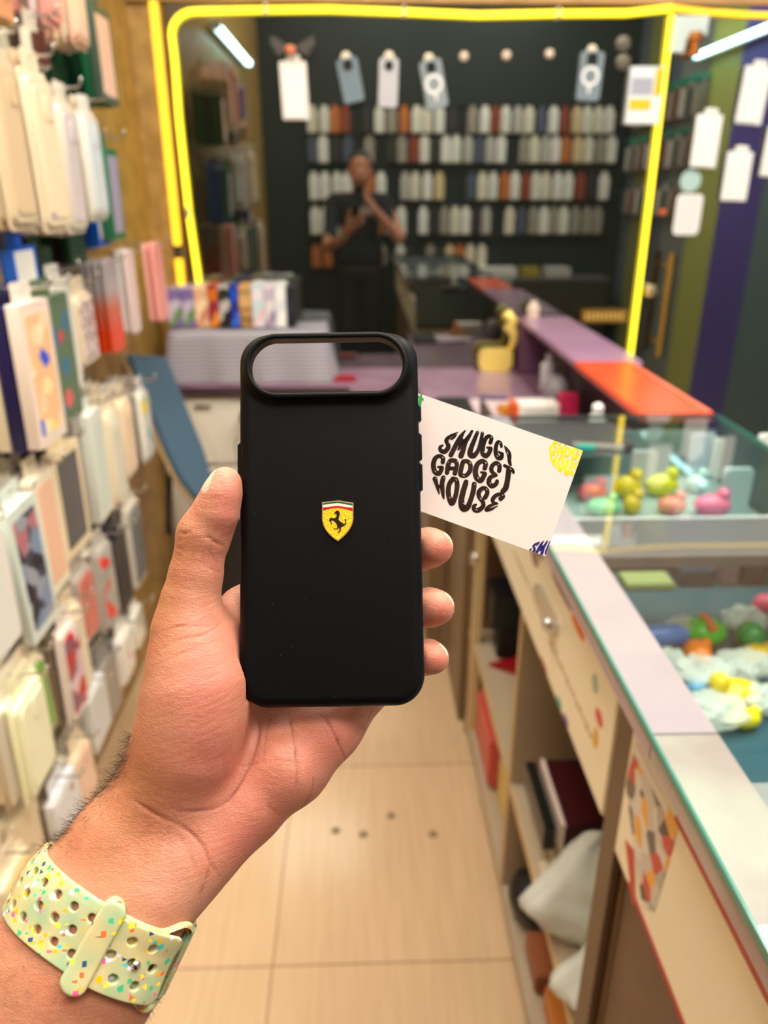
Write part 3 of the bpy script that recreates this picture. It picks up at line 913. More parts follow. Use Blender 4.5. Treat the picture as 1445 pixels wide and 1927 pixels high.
V2, Q2 = snets(f_body, (-.36, -.46, -.02), (.42, .22, 1.82), .007)
nv = len(V)
me = np_mesh('person', np.concatenate([V, V2]), np.concatenate([Q, Q2 + nv]), skin)
for n_, a in (('red', red), ('pink', pink), ('tan', tan), ('nail', nail.astype(float))):
    at_ = me.attributes.new(n_, 'FLOAT', 'POINT')
    at_.data.foreach_set('value', np.concatenate([a, np.zeros(len(V2)) + (.6 if n_ == 'tan' else 0)]).astype(np.float32))
person = link(me, 'person')
tag(person, 'person holding up a black phone case in the left hand, wearing a dark shirt', 'person')


def cloth(name, sel, off, m, lo, hi, cut):
    f = lambda P: np.maximum(f_sel(P, sel) - off, cut(P))
    v_, q_ = snets(f, lo, hi, .009)
    return link(np_mesh(name, v_, q_, m), name, person)


def f_sel(P, sel):
    d = None
    for i in sel:
        a, b, ra, rb = BODY[i]
        e_ = cone(P, np.array(a, float), np.array(b, float), ra, rb)
        d = e_ if d is None else smin(d, e_, .03)
    return d


cloth('shirt', (0, 2, 5, 6, 7, 15), .012, M(10, 13, 22, .85), (-.36, -.50, .80), (.42, .0, 1.56),
      lambda P: np.maximum(np.maximum(.93 - P[:, 2], P[:, 2] - 1.50), np.maximum(np.abs(P[:, 0]) - .262, 1.22 - P[:, 2] - 10 * (np.abs(P[:, 0]) < .225))))
cloth('trousers', (8, 9, 10, 11, 12), .016, M(24, 23, 20, .9), (-.3, -.5, .05), (.3, 0, 1.06), lambda P: np.maximum(.09 - P[:, 2], P[:, 2] - .98))
hair = lambda P: np.maximum(cone(P, np.array((.01, -.225, 1.66)), np.array((.01, -.22, 1.71)), .082, .086), np.maximum(P[:, 1] + .145 - (1.70 - P[:, 2]) * -.4, 1.62 - P[:, 2]))
v_, q_ = snets(hair, (-.12, -.36, 1.55), (.14, -.08, 1.83), .006)
link(np_mesh('hair', v_, q_, M(22, 17, 14, .7)), 'hair', person)
for sx in (-1, 1):
    f = lambda P, sx=sx: np.maximum(cone(P, np.array((sx * .10, -.29, .045)), np.array((sx * .11, -.09, .035)), .05, .042), -P[:, 2])
    v_, q_ = snets(f, (sx * .105 - .08, -.37, -.01), (sx * .105 + .08, -.02, .12), .007)
    link(np_mesh('shoe', v_, q_, M(30, 30, 32, .6)), 'shoe', person)

# camera phone held at the lens
t = thing('smartphone', 'dark smartphone held upright in front of the person\'s face, seen in the mirror glass', 'smartphone', (.0, -.022, 1.47))
MB().prism([(x, 0, z) for x, z in rrect(.072, .148, .01)], (0, .009, 0)).build('body', M(30, 30, 34, .3), t, smooth=40)
MB().prism([(x + .0, .009, z + .055) for x, z in rrect(.06, .03, .01)], (0, .002, 0)).build('camera_bump', M(18, 18, 20, .2), t, smooth=40)

# --- forearm hairs
hm = mat('arm_hair', srgb(58, 36, 22), .45)
hb = MB()
axis = HP(300, 1577, 320) - HP(150, 1846, 306); axis /= np.linalg.norm(axis)
rs = np.random.RandomState(3)


def hairs(cond, n, lmin, lmax, out=.75, curl=1.0):
    ix = np.nonzero(cond)[0]
    if not len(ix): return
    for i in rs.choice(ix, n):
        L_ = rs.uniform(lmin, lmax) / 1000
        nrm = N[i]; d = nrm * out - axis * rs.uniform(.3, 1.0) + rs.normal(0, .25, 3)
        d /= np.linalg.norm(d)
        cv = np.cross(d, rs.normal(0, 1, 3)); cv /= np.linalg.norm(cv) + 1e-9
        cv = cv * rs.uniform(.3, 1.6) * curl
        p_ = V[i] - nrm * .0003; pts = [p_]
        for s_ in range(7):
            d = d + cv * .16; d /= np.linalg.norm(d)
            p_ = p_ + d * L_ / 7; pts.append(p_)
        hb.tube(pts, [.00006 * (1 - .75 * k / 7) for k in range(8)], 3, cap=False)


edge = (face < .35) & (face > -.35)
left = (px < 270) & edge
hairs(left & (py > 1380) & (py < 1600) & (px < 260) & (px - 100 < (1620 - py) * .9), 620, 3, 8)
hairs((px > 110) & (px < 240) & (py > 1430) & (py < 1620) & (face > .2) & (px - 110 < (1650 - py) * .75), 170, 3, 7, .45, 1.3)
hairs((px > 180) & (px < 330) & (py > 1450) & (py < 1640) & (face > .4), 50, 2, 4, .4)
hairs((px < 60) & (py > 1690) & (face > -.2), 260, 3, 8, .6)
hairs((px < 200) & (py > 1760) & (face > .3), 220, 3, 7, .35, 1.2)
hairs((px > 230) & (py > 1840) & edge, 120, 2, 5, .7)
o = hb.build('arm_hair', hm, person, smooth=True)
o['kind'] = 'stuff'; o['label'] = 'dark curly hairs along the wrist and forearm'

# ---------------------------------------------------------------- silicone watch band
B0 = HP(197, 1724, 310)
e3 = axis
e1 = RGT * .857 - UPV * .517; e1 = e1 - e3 * (e1 @ e3); e1 /= np.linalg.norm(e1)
e2 = np.cross(e3, e1)
if e2 @ FWD > 0: e2 = -e2                                # towards the camera
NT, NVv = 160, 9
VS = np.linspace(-.019, .019, NVv)
TH = np.linspace(-math.pi, math.pi, NT, endpoint=False)  # 0 = towards camera, + = towards e1
tab = np.zeros((NVv, NT))
for j, vv in enumerate(VS):
    c_ = B0 + e3 * vv
    dirs = np.sin(TH)[:, None] * e1 + np.cos(TH)[:, None] * e2
    t_ = np.full(NT, .060)
    for _ in range(40): t_ = t_ - f_hand0(c_ + dirs * t_[:, None]) * .7
    tab[j] = t_
tab = tab.mean(0)[None] * .12 + tab * .88
kern = np.array([1, 2, 3, 4, 3, 2, 1.]); kern /= kern.sum()
for _ in range(3): tab = sum(np.roll(tab, k - 3, 1) * kern[k] for k in range(7))
ring = tab.mean(0)
pt = np.stack([np.sin(TH) * ring, np.cos(TH) * ring], -1)
seg = np.linalg.norm(np.roll(pt, -1, 0) - pt, axis=1)
arc = np.concatenate([[0], np.cumsum(seg)])
PERIM = arc[-1]
i0 = NT // 2
S0 = arc[i0]


def band_pt(q):
    """(s, v, w) metres -> world; s runs across the arm from the middle of the visible side"""
    s_, v_, w_ = q[:, 0], q[:, 1], q[:, 2]
    a = (s_ + S0) % PERIM
    th = np.interp(a, arc, np.append(TH, math.pi))
    fi = (th + math.pi) / (2 * math.pi) * NT
    i_a = np.floor(fi).astype(int) % NT; fr = fi - np.floor(fi); i_b = (i_a + 1) % NT
    vj = np.clip((v_ - VS[0]) / (VS[1] - VS[0]), 0, NVv - 1.001); j_ = np.floor(vj).astype(int); fj = vj - j_
    rad = ((tab[j_, i_a] * (1 - fr) + tab[j_, i_b] * fr) * (1 - fj) + (tab[j_ + 1, i_a] * (1 - fr) + tab[j_ + 1, i_b] * fr) * fj)
    rad = rad + w_
    return B0 + e3 * v_[:, None] + (np.sin(th) * rad)[:, None] * e1 + (np.cos(th) * rad)[:, None] * e2


def box3(x, y, z, cx, cy, cz, hx, hy, hz, r, re=.0007):
    d2 = rr2(x - cx, y - cy, hx, hy, r)
    dz = np.abs(z - cz) - hz
    return np.hypot(np.maximum(d2 + re, 0), np.maximum(dz + re, 0)) + np.minimum(np.maximum(d2 + re, dz + re), 0) - re


def holes(x, y, x0, x1):
    d = np.full(len(x), 1e9)
    for k in range(-6, 8):
        for row in (-1, 0, 1):
            s_ = (-.0022 + .0077 * k) if row else (.0014 + .0077 * k)
            if x0 < s_ < x1: d = np.minimum(d, np.hypot(x - s_, y - row * .0068) - .00165)
    return d


def f_lower(q):
    x, y, z = q.T
    a = box3(x, y, z, -.008, 0, .0013, .045, .0131, .0011, .004)
    b = box3(x, y, z, .0335, 0, .0013, .0052, .0172, .0011, .005)
    b = smin(b, box3(x, y, z, .0305, 0, .0013, .004, .0145, .0011, .004), .004)
    return smin(np.maximum(a, -holes(x, y, -.05, .004)), b, .005)


def f_upper(q):
    x, y, z = q.T
    a = box3(x, y, z, .0165, 0, .0039, .0155, .0127, .0011, .0035)
    return np.maximum(a, -np.maximum(holes(x, y, .002, .027), -holes(x, y, .0165, .0175) * 0 - 1))


def f_keep(q):
    x, y, z = q.T
    a = box3(x, y, z, .0030, 0, .0032, .0042, .0170, .0034, .0040, .0012)
    return np.maximum(a, -box3(x, y, z, .0030, 0, .0026, .02, .0131, .0027, .001, .0003))


bandm = bpy.data.materials.new('speckled_silicone'); bandm.use_nodes = True
nt = bandm.node_tree; p = nt.nodes['Principled BSDF']; L = nt.links.new
p.inputs['Roughness'].default_value = .38
p.inputs['Subsurface Weight'].default_value = .3
p.inputs['Subsurface Radius'].default_value = (.003, .003, .002); p.inputs['Subsurface Scale'].default_value = 1
tc = nt.nodes.new('ShaderNodeTexCoord')
nz = nt.nodes.new('ShaderNodeTexNoise'); nz.inputs['Scale'].default_value = 60; L(tc.outputs['Object'], nz.inputs['Vector'])
cr = nt.nodes.new('ShaderNodeValToRGB'); E_ = cr.color_ramp.elements
E_[0].position = .35; E_[0].color = srgb(162, 190, 152); E_[1].position = .62; E_[1].color = srgb(210, 196, 146)
L(nz.outputs[0], cr.inputs[0])
col = cr.outputs[0]
for sc, th_, frac, seed in ((330, .32, .22, 0), (430, .34, .18, 3.1), (250, .26, .18, 7.7)):
    mpv = nt.nodes.new('ShaderNodeMapping'); mpv.inputs['Location'].default_value = (seed, seed, seed); L(tc.outputs['Object'], mpv.inputs[0])
    v = nt.nodes.new('ShaderNodeTexVoronoi'); v.inputs['Scale'].default_value = sc; v.distance = 'CHEBYCHEV'; L(mpv.outputs[0], v.inputs['Vector'])
    sp = nt.nodes.new('ShaderNodeSeparateColor'); L(v.outputs['Color'], sp.inputs[0])
    r_ = nt.nodes.new('ShaderNodeValToRGB'); r_.color_ramp.interpolation = 'CONSTANT'; ee = r_.color_ramp.elements
    cols = [(255, 190, 20), (250, 120, 60), (245, 110, 160), (60, 200, 200), (50, 80, 130), (255, 230, 60), (240, 220, 245), (70, 190, 140)]
    while len(ee) < len(cols): ee.new(.5)
    for i, c in enumerate(cols): ee[i].position = i / len(cols); ee[i].color = srgb(*c)
    L(sp.outputs[0], r_.inputs[0])
    l1 = nt.nodes.new('ShaderNodeMath'); l1.operation = 'LESS_THAN'; l1.inputs[1].default_value = th_; L(v.outputs['Distance'], l1.inputs[0])
    l2 = nt.nodes.new('ShaderNodeMath'); l2.operation = 'LESS_THAN'; l2.inputs[1].default_value = frac; L(sp.outputs[1], l2.inputs[0])
    mm = nt.nodes.new('ShaderNodeMath'); mm.operation = 'MULTIPLY'; L(l1.outputs[0], mm.inputs[0]); L(l2.outputs[0], mm.inputs[1])
    mx = nt.nodes.new('ShaderNodeMix'); mx.data_type = 'RGBA'; L(mm.outputs[0], mx.inputs[0]); L(col, mx.inputs[6]); L(r_.outputs[0], mx.inputs[7])
    col = mx.outputs[2]
L(col, p.inputs['Base Color'])

band = thing('watch_band', 'pale green silicone watch band with holes and coloured specks on the wrist', 'watch band', tuple(B0))
inv = Matrix.Translation(Vector(-B0))
for nm, f, lo, hi in (('strap', f_lower, (-.056, -.0185, -.0004), (.042, .0185, .0030)), ('upper_strap', f_upper, (-.001, -.0145, .0022), (.035, .0145, .0056)), ('keeper_loop', f_keep, (-.003, -.0185, -.0008), (.0085, .0185, .0074))):
    v_, q_ = snets(f, lo, hi, .00045, B=8, pad=1.6)
    link(np_mesh(nm, band_pt(v_) - B0, q_, bandm), nm, band)
# part of the strap that goes round the back of the wrist
s_ = np.linspace(-.052, .037 - PERIM, 60)
vs = []
for s1 in s_:
    for vv in (-.0125, .0125):
        for ww in (.0005, .0022): vs.append((s1, vv, ww))
bp = band_pt(np.array(vs)) - B0
fs = []
for i in range(len(s_) - 1):
    a = i * 4; b = a + 4
    fs += [(a, a + 1, b + 1, b), (a + 3, a + 2, b + 2, b + 3), (a + 1, a + 3, b + 3, b + 1), (a + 2, a, b, b + 2)]
MB().add(bp, fs).build('back_strap', bandm, band)
st = band_pt(np.array([[.0180, 0, .0052]]))[0] - B0
MB().ball((0, 0, 0), .0019, 10).build('stud', mat('chrome', srgb(225, 225, 228), .08, metal=1.0), band, tuple(st), smooth=True)
# ================================================================ packs hanging on hooks
# pack-local frame: x = out from the wall (0 .. t), y = width, z = height below the hook
PROTO = {}


def pack_body(kind, w, h, t, m):
    """single mesh of a hanging pack: sleeve or carton with its hang tab"""
    key = ('b', kind, round(w, 3), round(h, 3), round(t, 4), m.name)
    if key in PROTO: return PROTO[key]
    b = MB()
    tabw, tabh = w * .62, .022
    if kind == 'carton':
        b.prism([(0, y, z - tabh - h / 2) for y, z in rrect(w, h, .002, 2)], (t, 0, 0))
    elif kind == 'bare':
        b.prism([(0, y, z - h / 2 + .004) for y, z in rrect(w * .86, h, .013, 5)], (t * .62, 0, 0))
    else:
        b.prism([(0, y, z - tabh - h / 2) for y, z in rrect(w, h, .009, 4)], (t * .25, 0, 0))
        b.prism([(t * .25, y, z - tabh - h / 2) for y, z in rrect(w * .88, h * .9, .012, 4)], (t * .6, 0, 0))
    if kind != 'bare':
        b.prism([(t * .1, y, z - .006) for y, z in rrect(tabw, tabh * 1.5, .005, 3)], (.0012, 0, 0))
    PROTO[key] = b.mesh('pack', m, 35)
    return PROTO[key]


def face_part(kind, w, h, t, m, cam=True):
    key = ('f', kind, round(w, 3), round(h, 3), round(t, 4), m.name, cam)
    if key in PROTO: return PROTO[key]
    b = MB()
    if kind == 'carton':
        x0, x1, z0 = t, t + .0008, -.022 - h / 2
        b.prism([(x0, y, z + z0) for y, z in rrect(w * .76, h * .84, .006, 3)], (x1 - x0, 0, 0))
    else:
        x0, z0 = t * .85, -.022 - h / 2
        b.prism([(x0, y, z + z0) for y, z in rrect(w * .72, h * .80, .012, 4)], (.003, 0, 0))
        if cam:
            b.prism([(x0 + .003, y + w * .14, z + z0 + h * .28) for y, z in rrect(w * .34, w * .34, .008, 4)], (.0022, 0, 0))
    PROTO[key] = b.mesh('face', m, 35)
    return PROTO[key]


PACKNAME = {'carton': 'case_carton', 'pouch': 'case_pouch', 'bare': 'phone_case'}
chrome = M(210, 208, 205, .22, metal=.9)


ORD = ['', 'first', 'second', 'third', 'fourth', 'fifth', 'sixth', 'seventh', 'eighth', 'ninth']
KN = {'carton': 'carton', 'pouch': 'pouch', 'bare': 'bare case'}
CNT = {}


def nth(key):
    CNT[key] = CNT.get(key, 0) + 1
    n = CNT[key]
    return {1: '1st', 2: '2nd', 3: '3rd'}.get(n, '%dth' % n)


def hook(x0, y, z, L_, label):
    b = MB().tube([(0, 0, 0), (L_ * .5, 0, -.001), (L_ - .012, 0, 0), (L_ - .004, 0, .003), (L_, 0, .014)], .0022, 6)
    b.ball((L_, 0, .015), .0035, 6).box((-.004, -.012, -.02), (.001, .012, .02))
    o = b.build('wall_hook', chrome, loc=(x0 + .004, y, z), smooth=40)
    tag(o, label, 'hook')


def stack(Yc, ztop, zbot, xf, n, w, t, kind, back, front_body=None, face=None, label='', rest='', dz=0, where='', rnd=.012):
    """n packs on one hook of the left wall; the foremost has its face at x = xf"""
    h = ztop - zbot
    group_ = (rest or 'packs behind ' + label)[:70]
    yaw, pit, rol = R.uniform(-.05, .05) * (rnd > 0), R.uniform(-.005, .02), R.uniform(-rnd, rnd) * 2
    hook(XL, Yc, ztop + .022, xf - XL + R.uniform(.02, .035), 'metal wall hook carrying the ' + ' '.join(label.replace(',', '').split()[:11]))
    for i in range(n):
        x = xf - t * (i + 1)
        if x < XL + .006: break
        body = (front_body or back[0]) if i == 0 else back[i % len(back)]
        o = link(pack_body(kind, w, h, t * .84, body), PACKNAME[kind])
        j = 0 if i == 0 else 1
        o.location = (x, Yc + j * R.uniform(-.006, .006), ztop + .022 + j * R.uniform(-.005, .004))
        o.rotation_euler = (rol + R.uniform(-.008, .008), pit, yaw)
        if i == 0:
            if face is not None:
                link(face_part(kind, w, h, t * .84, face), 'picture' if kind == 'carton' else 'case', o)
            tag(o, label, 'phone case pack' if kind != 'bare' else 'phone case')
        else:
            tag(o, '%s %s behind the %s' % (ORD[min(i, 9)], KN[kind], ' '.join(label.replace(',', '').split()[:11])), 'phone case pack' if kind != 'bare' else 'phone case', group=group_)


cream, cream2, clearw = M(250, 234, 204, .32, coat=.7), M(234, 214, 182, .35, coat=.7), M(242, 240, 230, .18, coat=.7)
white, offw, grey, taupe = M(248, 245, 240, .35, coat=.5), M(240, 232, 214, .4, coat=.6), M(168, 160, 150, .3), M(150, 132, 110, .45)
dgreen, green, blue, navy = M(12, 58, 38, .4), M(28, 104, 66, .4), M(20, 96, 205, .35), M(24, 20, 78, .4)
blackm, brown, peach, pinkm = M(26, 22, 22, .35), M(72, 50, 36, .45), M(250, 205, 178, .35), M(248, 176, 166, .35)
palepink, lilac, tanm = M(244, 222, 222, .3), M(180, 172, 205, .3), M(206, 170, 112, .5)
toy_print = voro('toy_print', [(220, 60, 80), (245, 190, 40), (70, 120, 150), (230, 100, 110)], 26, .35, base=(96, 120, 92), thresh=(.6, .35))
peach_print = voro('peach_print', [(255, 232, 120), (255, 240, 200), (255, 214, 140), (255, 226, 184), (60, 90, 230), (255, 236, 170)], 34, .3, base=(250, 200, 150), thresh=(.75, .4))
marble_print = voro('marble_print', [(70, 72, 88), (130, 150, 180), (190, 120, 130), (40, 40, 52), (160, 165, 180)], 30, .3)
flower_print = voro('flower_print', [(235, 205, 215), (225, 190, 205), (200, 40, 50), (150, 90, 110)], 24, .35)
confetti = voro('white_dots', [(120, 200, 60), (60, 140, 220), (230, 90, 90)], 40, .3, base=(240, 238, 230), thresh=(.35, .3))
glitter = voro('glitter', [(190, 150, 140), (225, 200, 195), (140, 110, 110), (245, 235, 235)], 220, .2)

# gradient case: grey above, orange-red below
gr = bpy.data.materials.new('grey_to_red'); gr.use_nodes = True
nt = gr.node_tree; p = nt.nodes['Principled BSDF']; tc = nt.nodes.new('ShaderNodeTexCoord'); sp = nt.nodes.new('ShaderNodeSeparateXYZ')
mr = nt.nodes.new('ShaderNodeMapRange'); mr.inputs[1].default_value = -.20; mr.inputs[2].default_value = -.02
cr = nt.nodes.new('ShaderNodeValToRGB'); E_ = cr.color_ramp.elements; E_[0].position = .15; E_[0].color = srgb(236, 72, 18); E_[1].position = .75; E_[1].color = srgb(178, 170, 172)
e_ = E_.new(.5); e_.color = srgb(205, 110, 84)
L = nt.links.new; L(tc.outputs['Object'], sp.inputs[0]); L(sp.outputs[2], mr.inputs[0]); L(mr.outputs[0], cr.inputs[0]); L(cr.outputs[0], p.inputs['Base Color'])
p.inputs['Roughness'].default_value = .25

# --- row A (highest in view)
stack(2.13, 1.90, 1.70, -.60, 6, .125, .022, 'carton', [dgreen, green, dgreen], M(70, 92, 78, .4), peach, 'dark green carton with peach phone case picture, top row nearest the ochre corner', 'dark green carton behind the peach picture one')
stack(1.95, 2.0, 1.79, -.59, 7, .10, .018, 'pouch', [peach, cream, M(250, 226, 190, .3)], peach, M(252, 214, 190, .3), 'peach clear pouch hanging beside the green cartons, top row')
stack(1.97, 1.765, 1.705, -.66, 4, .10, .02, 'carton', [dgreen, green], dgreen, None, 'small dark green carton under the peach pouches')
stack(1.78, 2.05, 1.80, -.585, 7, .10, .018, 'pouch', [pinkm, palepink, M(220, 190, 180, .3)], pinkm, M(248, 170, 160, .3), 'salmon pink pouch at the top left, left of the peach pouches')
stack(1.62, 2.0, 1.84, -.57, 5, .10, .02, 'pouch', [offw, grey, brown], lilac, M(120, 110, 215, .3), 'white pouch with a violet case at the top left corner')
stack(1.70, 1.785, 1.72, -.60, 5, .10, .02, 'pouch', [blackm, brown, offw], offw, M(90, 40, 34, .4), 'short dark pouch below the salmon pink ones')
stack(1.50, 1.83, 1.76, -.58, 4, .10, .02, 'pouch', [grey, cream2], tanm, M(215, 150, 110, .4), 'brownish short pouch at the left edge, top row')
# --- row B
stack(2.08, 1.60, 1.39, -.60, 1, .105, .03, 'carton', [green], M(46, 122, 84, .4), M(176, 168, 198, .35), 'green carton with lilac case picture, second row beside the corner')
stack(2.06, 1.60, 1.375, -.632, 3, .10, .026, 'carton', [blue, blue], blue, white, 'bright blue carton behind the green one, second row')
stack(1.86, 1.425, 1.35, -.64, 6, .10, .02, 'carton', [dgreen, blackm, dgreen], dgreen, None, 'black green carton low behind the cream pouches, second row')
stack(1.90, 1.665, 1.44, -.585, 8, .105, .018, 'pouch', [clearw, cream, grey, offw], clearw, M(222, 232, 240, .2), 'clear whitish pouch next to the blue cartons, second row')
stack(1.73, 1.67, 1.42, -.575, 8, .11, .018, 'pouch', [cream, M(214, 198, 196, .35), offw], offw, M(226, 214, 216, .3), 'pale grey pink pouch, third hook of the second row')
stack(1.56, 1.70, 1.43, -.56, 8, .115, .020, 'pouch', [cream, cream2, offw], cream, voro('sticker_face', [(40, 60, 235), (200, 170, 210), (245, 200, 190)], 24, .3, base=(250, 226, 192), thresh=(.4, .18)), 'cream pouch with a small blue sticker, second row')
stack(1.41, 1.71, 1.44, -.56, 7, .11, .02, 'pouch', [M(214, 180, 140, .35), cream2], cream2, M(225, 198, 160, .3), 'tan beige pouch at the left edge of the second row')
stack(1.62, 1.40, 1.33, -.63, 6, .10, .02, 'carton', [dgreen, blackm, navy], dgreen, None, 'dark green carton peeking out under the cream pouches')
stack(1.46, 1.41, 1.34, -.60, 5, .10, .022, 'carton', [blue, taupe, blackm], blue, white, 'small blue carton low at the left edge')
# --- row C
stack(2.30, 1.345, 1.13, -.565, 2, .11, .020, 'bare', [pinkm], M(250, 168, 158, .35), None, 'pink phone case hanging alone at the end of the third row')
stack(2.14, 1.335, 1.12, -.60, 3, .10, .018, 'bare', [palepink, white], palepink, None, 'pale pink phone case beside the red and grey ones')
stack(1.98, 1.325, 1.10, -.605, 9, .105, .0165, 'bare', [gr], gr, None, 'grey to orange red gradient phone case, front of its stack')
stack(1.74, 1.30, 1.14, -.60, 3, .11, .02, 'pouch', [cream, clearw], cream, glitter, 'clear pouch with a glittery case beside the gradient ones')
stack(1.62, 1.335, 1.10, -.60, 4, .105, .024, 'pouch', [clearw, M(214, 212, 200, .25), offw], clearw, None, 'slim milky white pouch, third row')
stack(1.50, 1.32, 1.08, -.575, 2, .135, .03, 'carton', [M(60, 84, 64, .4), navy], M(92, 116, 90, .35), toy_print, 'sage green carton with a colourful figure picture')
stack(1.345, 1.33, 1.085, -.55, 3, .125, .026, 'carton', [cream, navy], M(246, 226, 214, .3), peach_print, 'cream carton with a peach picture and blue spot')
stack(1.42, 1.07, 1.055, -.60, 4, .12, .03, 'carton', [navy, M(10, 60, 110, .4)], navy, None, 'navy carton bottom edge under the peach picture carton')
# --- row D
stack(2.10, 1.0, .79, -.60, 5, .095, .02, 'pouch', [clearw, grey, cream], clearw, voro('dot_face', [(225, 225, 220), (235, 235, 232), (245, 215, 20), (228, 220, 225), (150, 200, 190)], 32, .2), 'clear pouch with a yellow dot, end of the fourth row')
stack(1.93, 1.02, .80, -.60, 6, .10, .02, 'pouch', [cream, offw, clearw], cream, M(250, 222, 190, .3), 'cream peach pouch left of the yellow dot pouch')
stack(1.79, 1.03, .78, -.59, 6, .105, .022, 'pouch', [offw, cream, grey], cream, M(236, 232, 214, .25), 'beige clear pouch, third from the end of the fourth row')
stack(1.67, 1.05, .80, -.59, 4, .105, .026, 'carton', [white, offw], M(236, 242, 232, .3), M(224, 236, 226, .3), 'pale mint white carton, middle of the fourth row')
stack(1.58, 1.04, .84, -.625, 5, .10, .022, 'carton', [blackm, M(60, 52, 50, .3)], M(110, 98, 96, .3), None, 'dark glossy carton between the mint and the framed ones')
stack(1.46, 1.035, .81, -.585, 5, .13, .026, 'carton', [M(48, 38, 34, .35), blackm], M(250, 230, 190, .3), M(84, 82, 88, .15), 'cream framed carton with a dark glossy window')
stack(1.315, 1.03, .80, -.575, 4, .09, .028, 'carton', [M(226, 214, 188, .35), grey], M(252, 240, 214, .3), M(250, 200, 168, .3), 'cream white carton with an orange line, fourth row')
stack(1.20, 1.02, .77, -.57, 4, .11, .022, 'carton', [offw, grey], M(222, 232, 224, .3), marble_print, 'white carton with a dark marbled case picture')
stack(1.08, 1.02, .80, -.57, 4, .11, .022, 'pouch', [offw, cream], white, None, 'plain white pouch at the left edge, fourth row')
# --- row E
stack(1.88, .755, .50, -.60, 4, .125, .024, 'pouch', [M(210, 202, 190, .3), grey], M(222, 214, 200, .3), M(120, 120, 122, .18), 'clear pouch with a grey case, end of the fifth row')
stack(1.73, .72, .52, -.60, 5, .10, .022, 'carton', [blackm, navy, blackm], M(16, 16, 34, .3), None, 'black carton beside the grey case pouch, fifth row')
stack(1.60, .76, .54, -.59, 4, .10, .022, 'pouch', [grey, offw], M(196, 190, 182, .25), voro('reddots', [(176, 172, 166), (186, 182, 176), (170, 166, 160), (235, 60, 60)], 24, .25), 'grey clear pouch with a red dot, fifth row')
stack(1.49, .75, .57, -.60, 4, .10, .022, 'pouch', [grey, cream2], M(206, 196, 186, .25), M(214, 120, 110, .3), 'clear pouch with a faded red tag, fifth row')
stack(1.38, .72, .50, -.59, 6, .10, .022, 'pouch', [cream, cream2, offw], cream, M(236, 224, 196, .3), 'cream pouch right of the pink flower one, fifth row')
stack(1.29, .735, .515, -.565, 8, .085, .020, 'pouch', [cream2, taupe, M(196, 176, 140, .4)], M(244, 232, 222, .3), flower_print, 'cream pouch with a pink and red flower case')
stack(1.15, .74, .56, -.58, 5, .10, .022, 'pouch', [taupe, offw], cream, M(120, 170, 70, .4), 'cream pouch with a green corner, fifth row')
stack(1.055, .755, .56, -.545, 4, .125, .02, 'pouch', [cream, offw], M(250, 246, 206, .3), M(250, 248, 212, .3), 'large pale yellow pouch at the left edge')
# --- row F
stack(1.80, .47, .36, -.60, 5, .10, .022, 'pouch', [grey, clearw, taupe], clearw, None, 'short clear pouch at the end of the sixth row')
stack(1.68, .48, .33, -.60, 5, .11, .022, 'pouch', [M(70, 64, 54, .4), grey, offw], white, confetti, 'white pouch with green and blue dots, sixth row')
stack(1.54, .48, .33, -.60, 5, .10, .022, 'carton', [M(74, 68, 60, .4), grey], M(150, 146, 138, .3), None, 'dark grey carton, sixth row')
stack(1.42, .49, .35, -.59, 5, .115, .022, 'carton', [white, offw], M(226, 230, 232, .3), M(214, 220, 224, .3), 'bluish white carton, sixth row')
stack(1.30, .43, .28, -.59, 5, .10, .022, 'pouch', [cream, offw], cream, M(246, 210, 186, .3), 'cream pouch with a peach case, sixth row')
stack(1.16, .45, .31, -.575, 7, .115, .022, 'carton', [taupe, M(140, 120, 96, .45)], M(236, 238, 244, .3), voro('speck_face', [(200, 150, 60), (180, 120, 90), (150, 150, 160)], 40, .3, base=(232, 236, 244), thresh=(.4, .25)), 'white carton with brown specks over the floor, lowest row')
stack(1.06, .50, .36, -.60, 5, .10, .022, 'pouch', [M(96, 40, 34, .4), cream], cream, M(246, 226, 190, .3), 'small cream pouch above the speckled white carton')
stack(.96, .47, .30, -.58, 5, .11, .022, 'pouch', [cream2, cream], cream, M(244, 214, 150, .3), 'yellowish cream pouch at the left edge, lowest row')

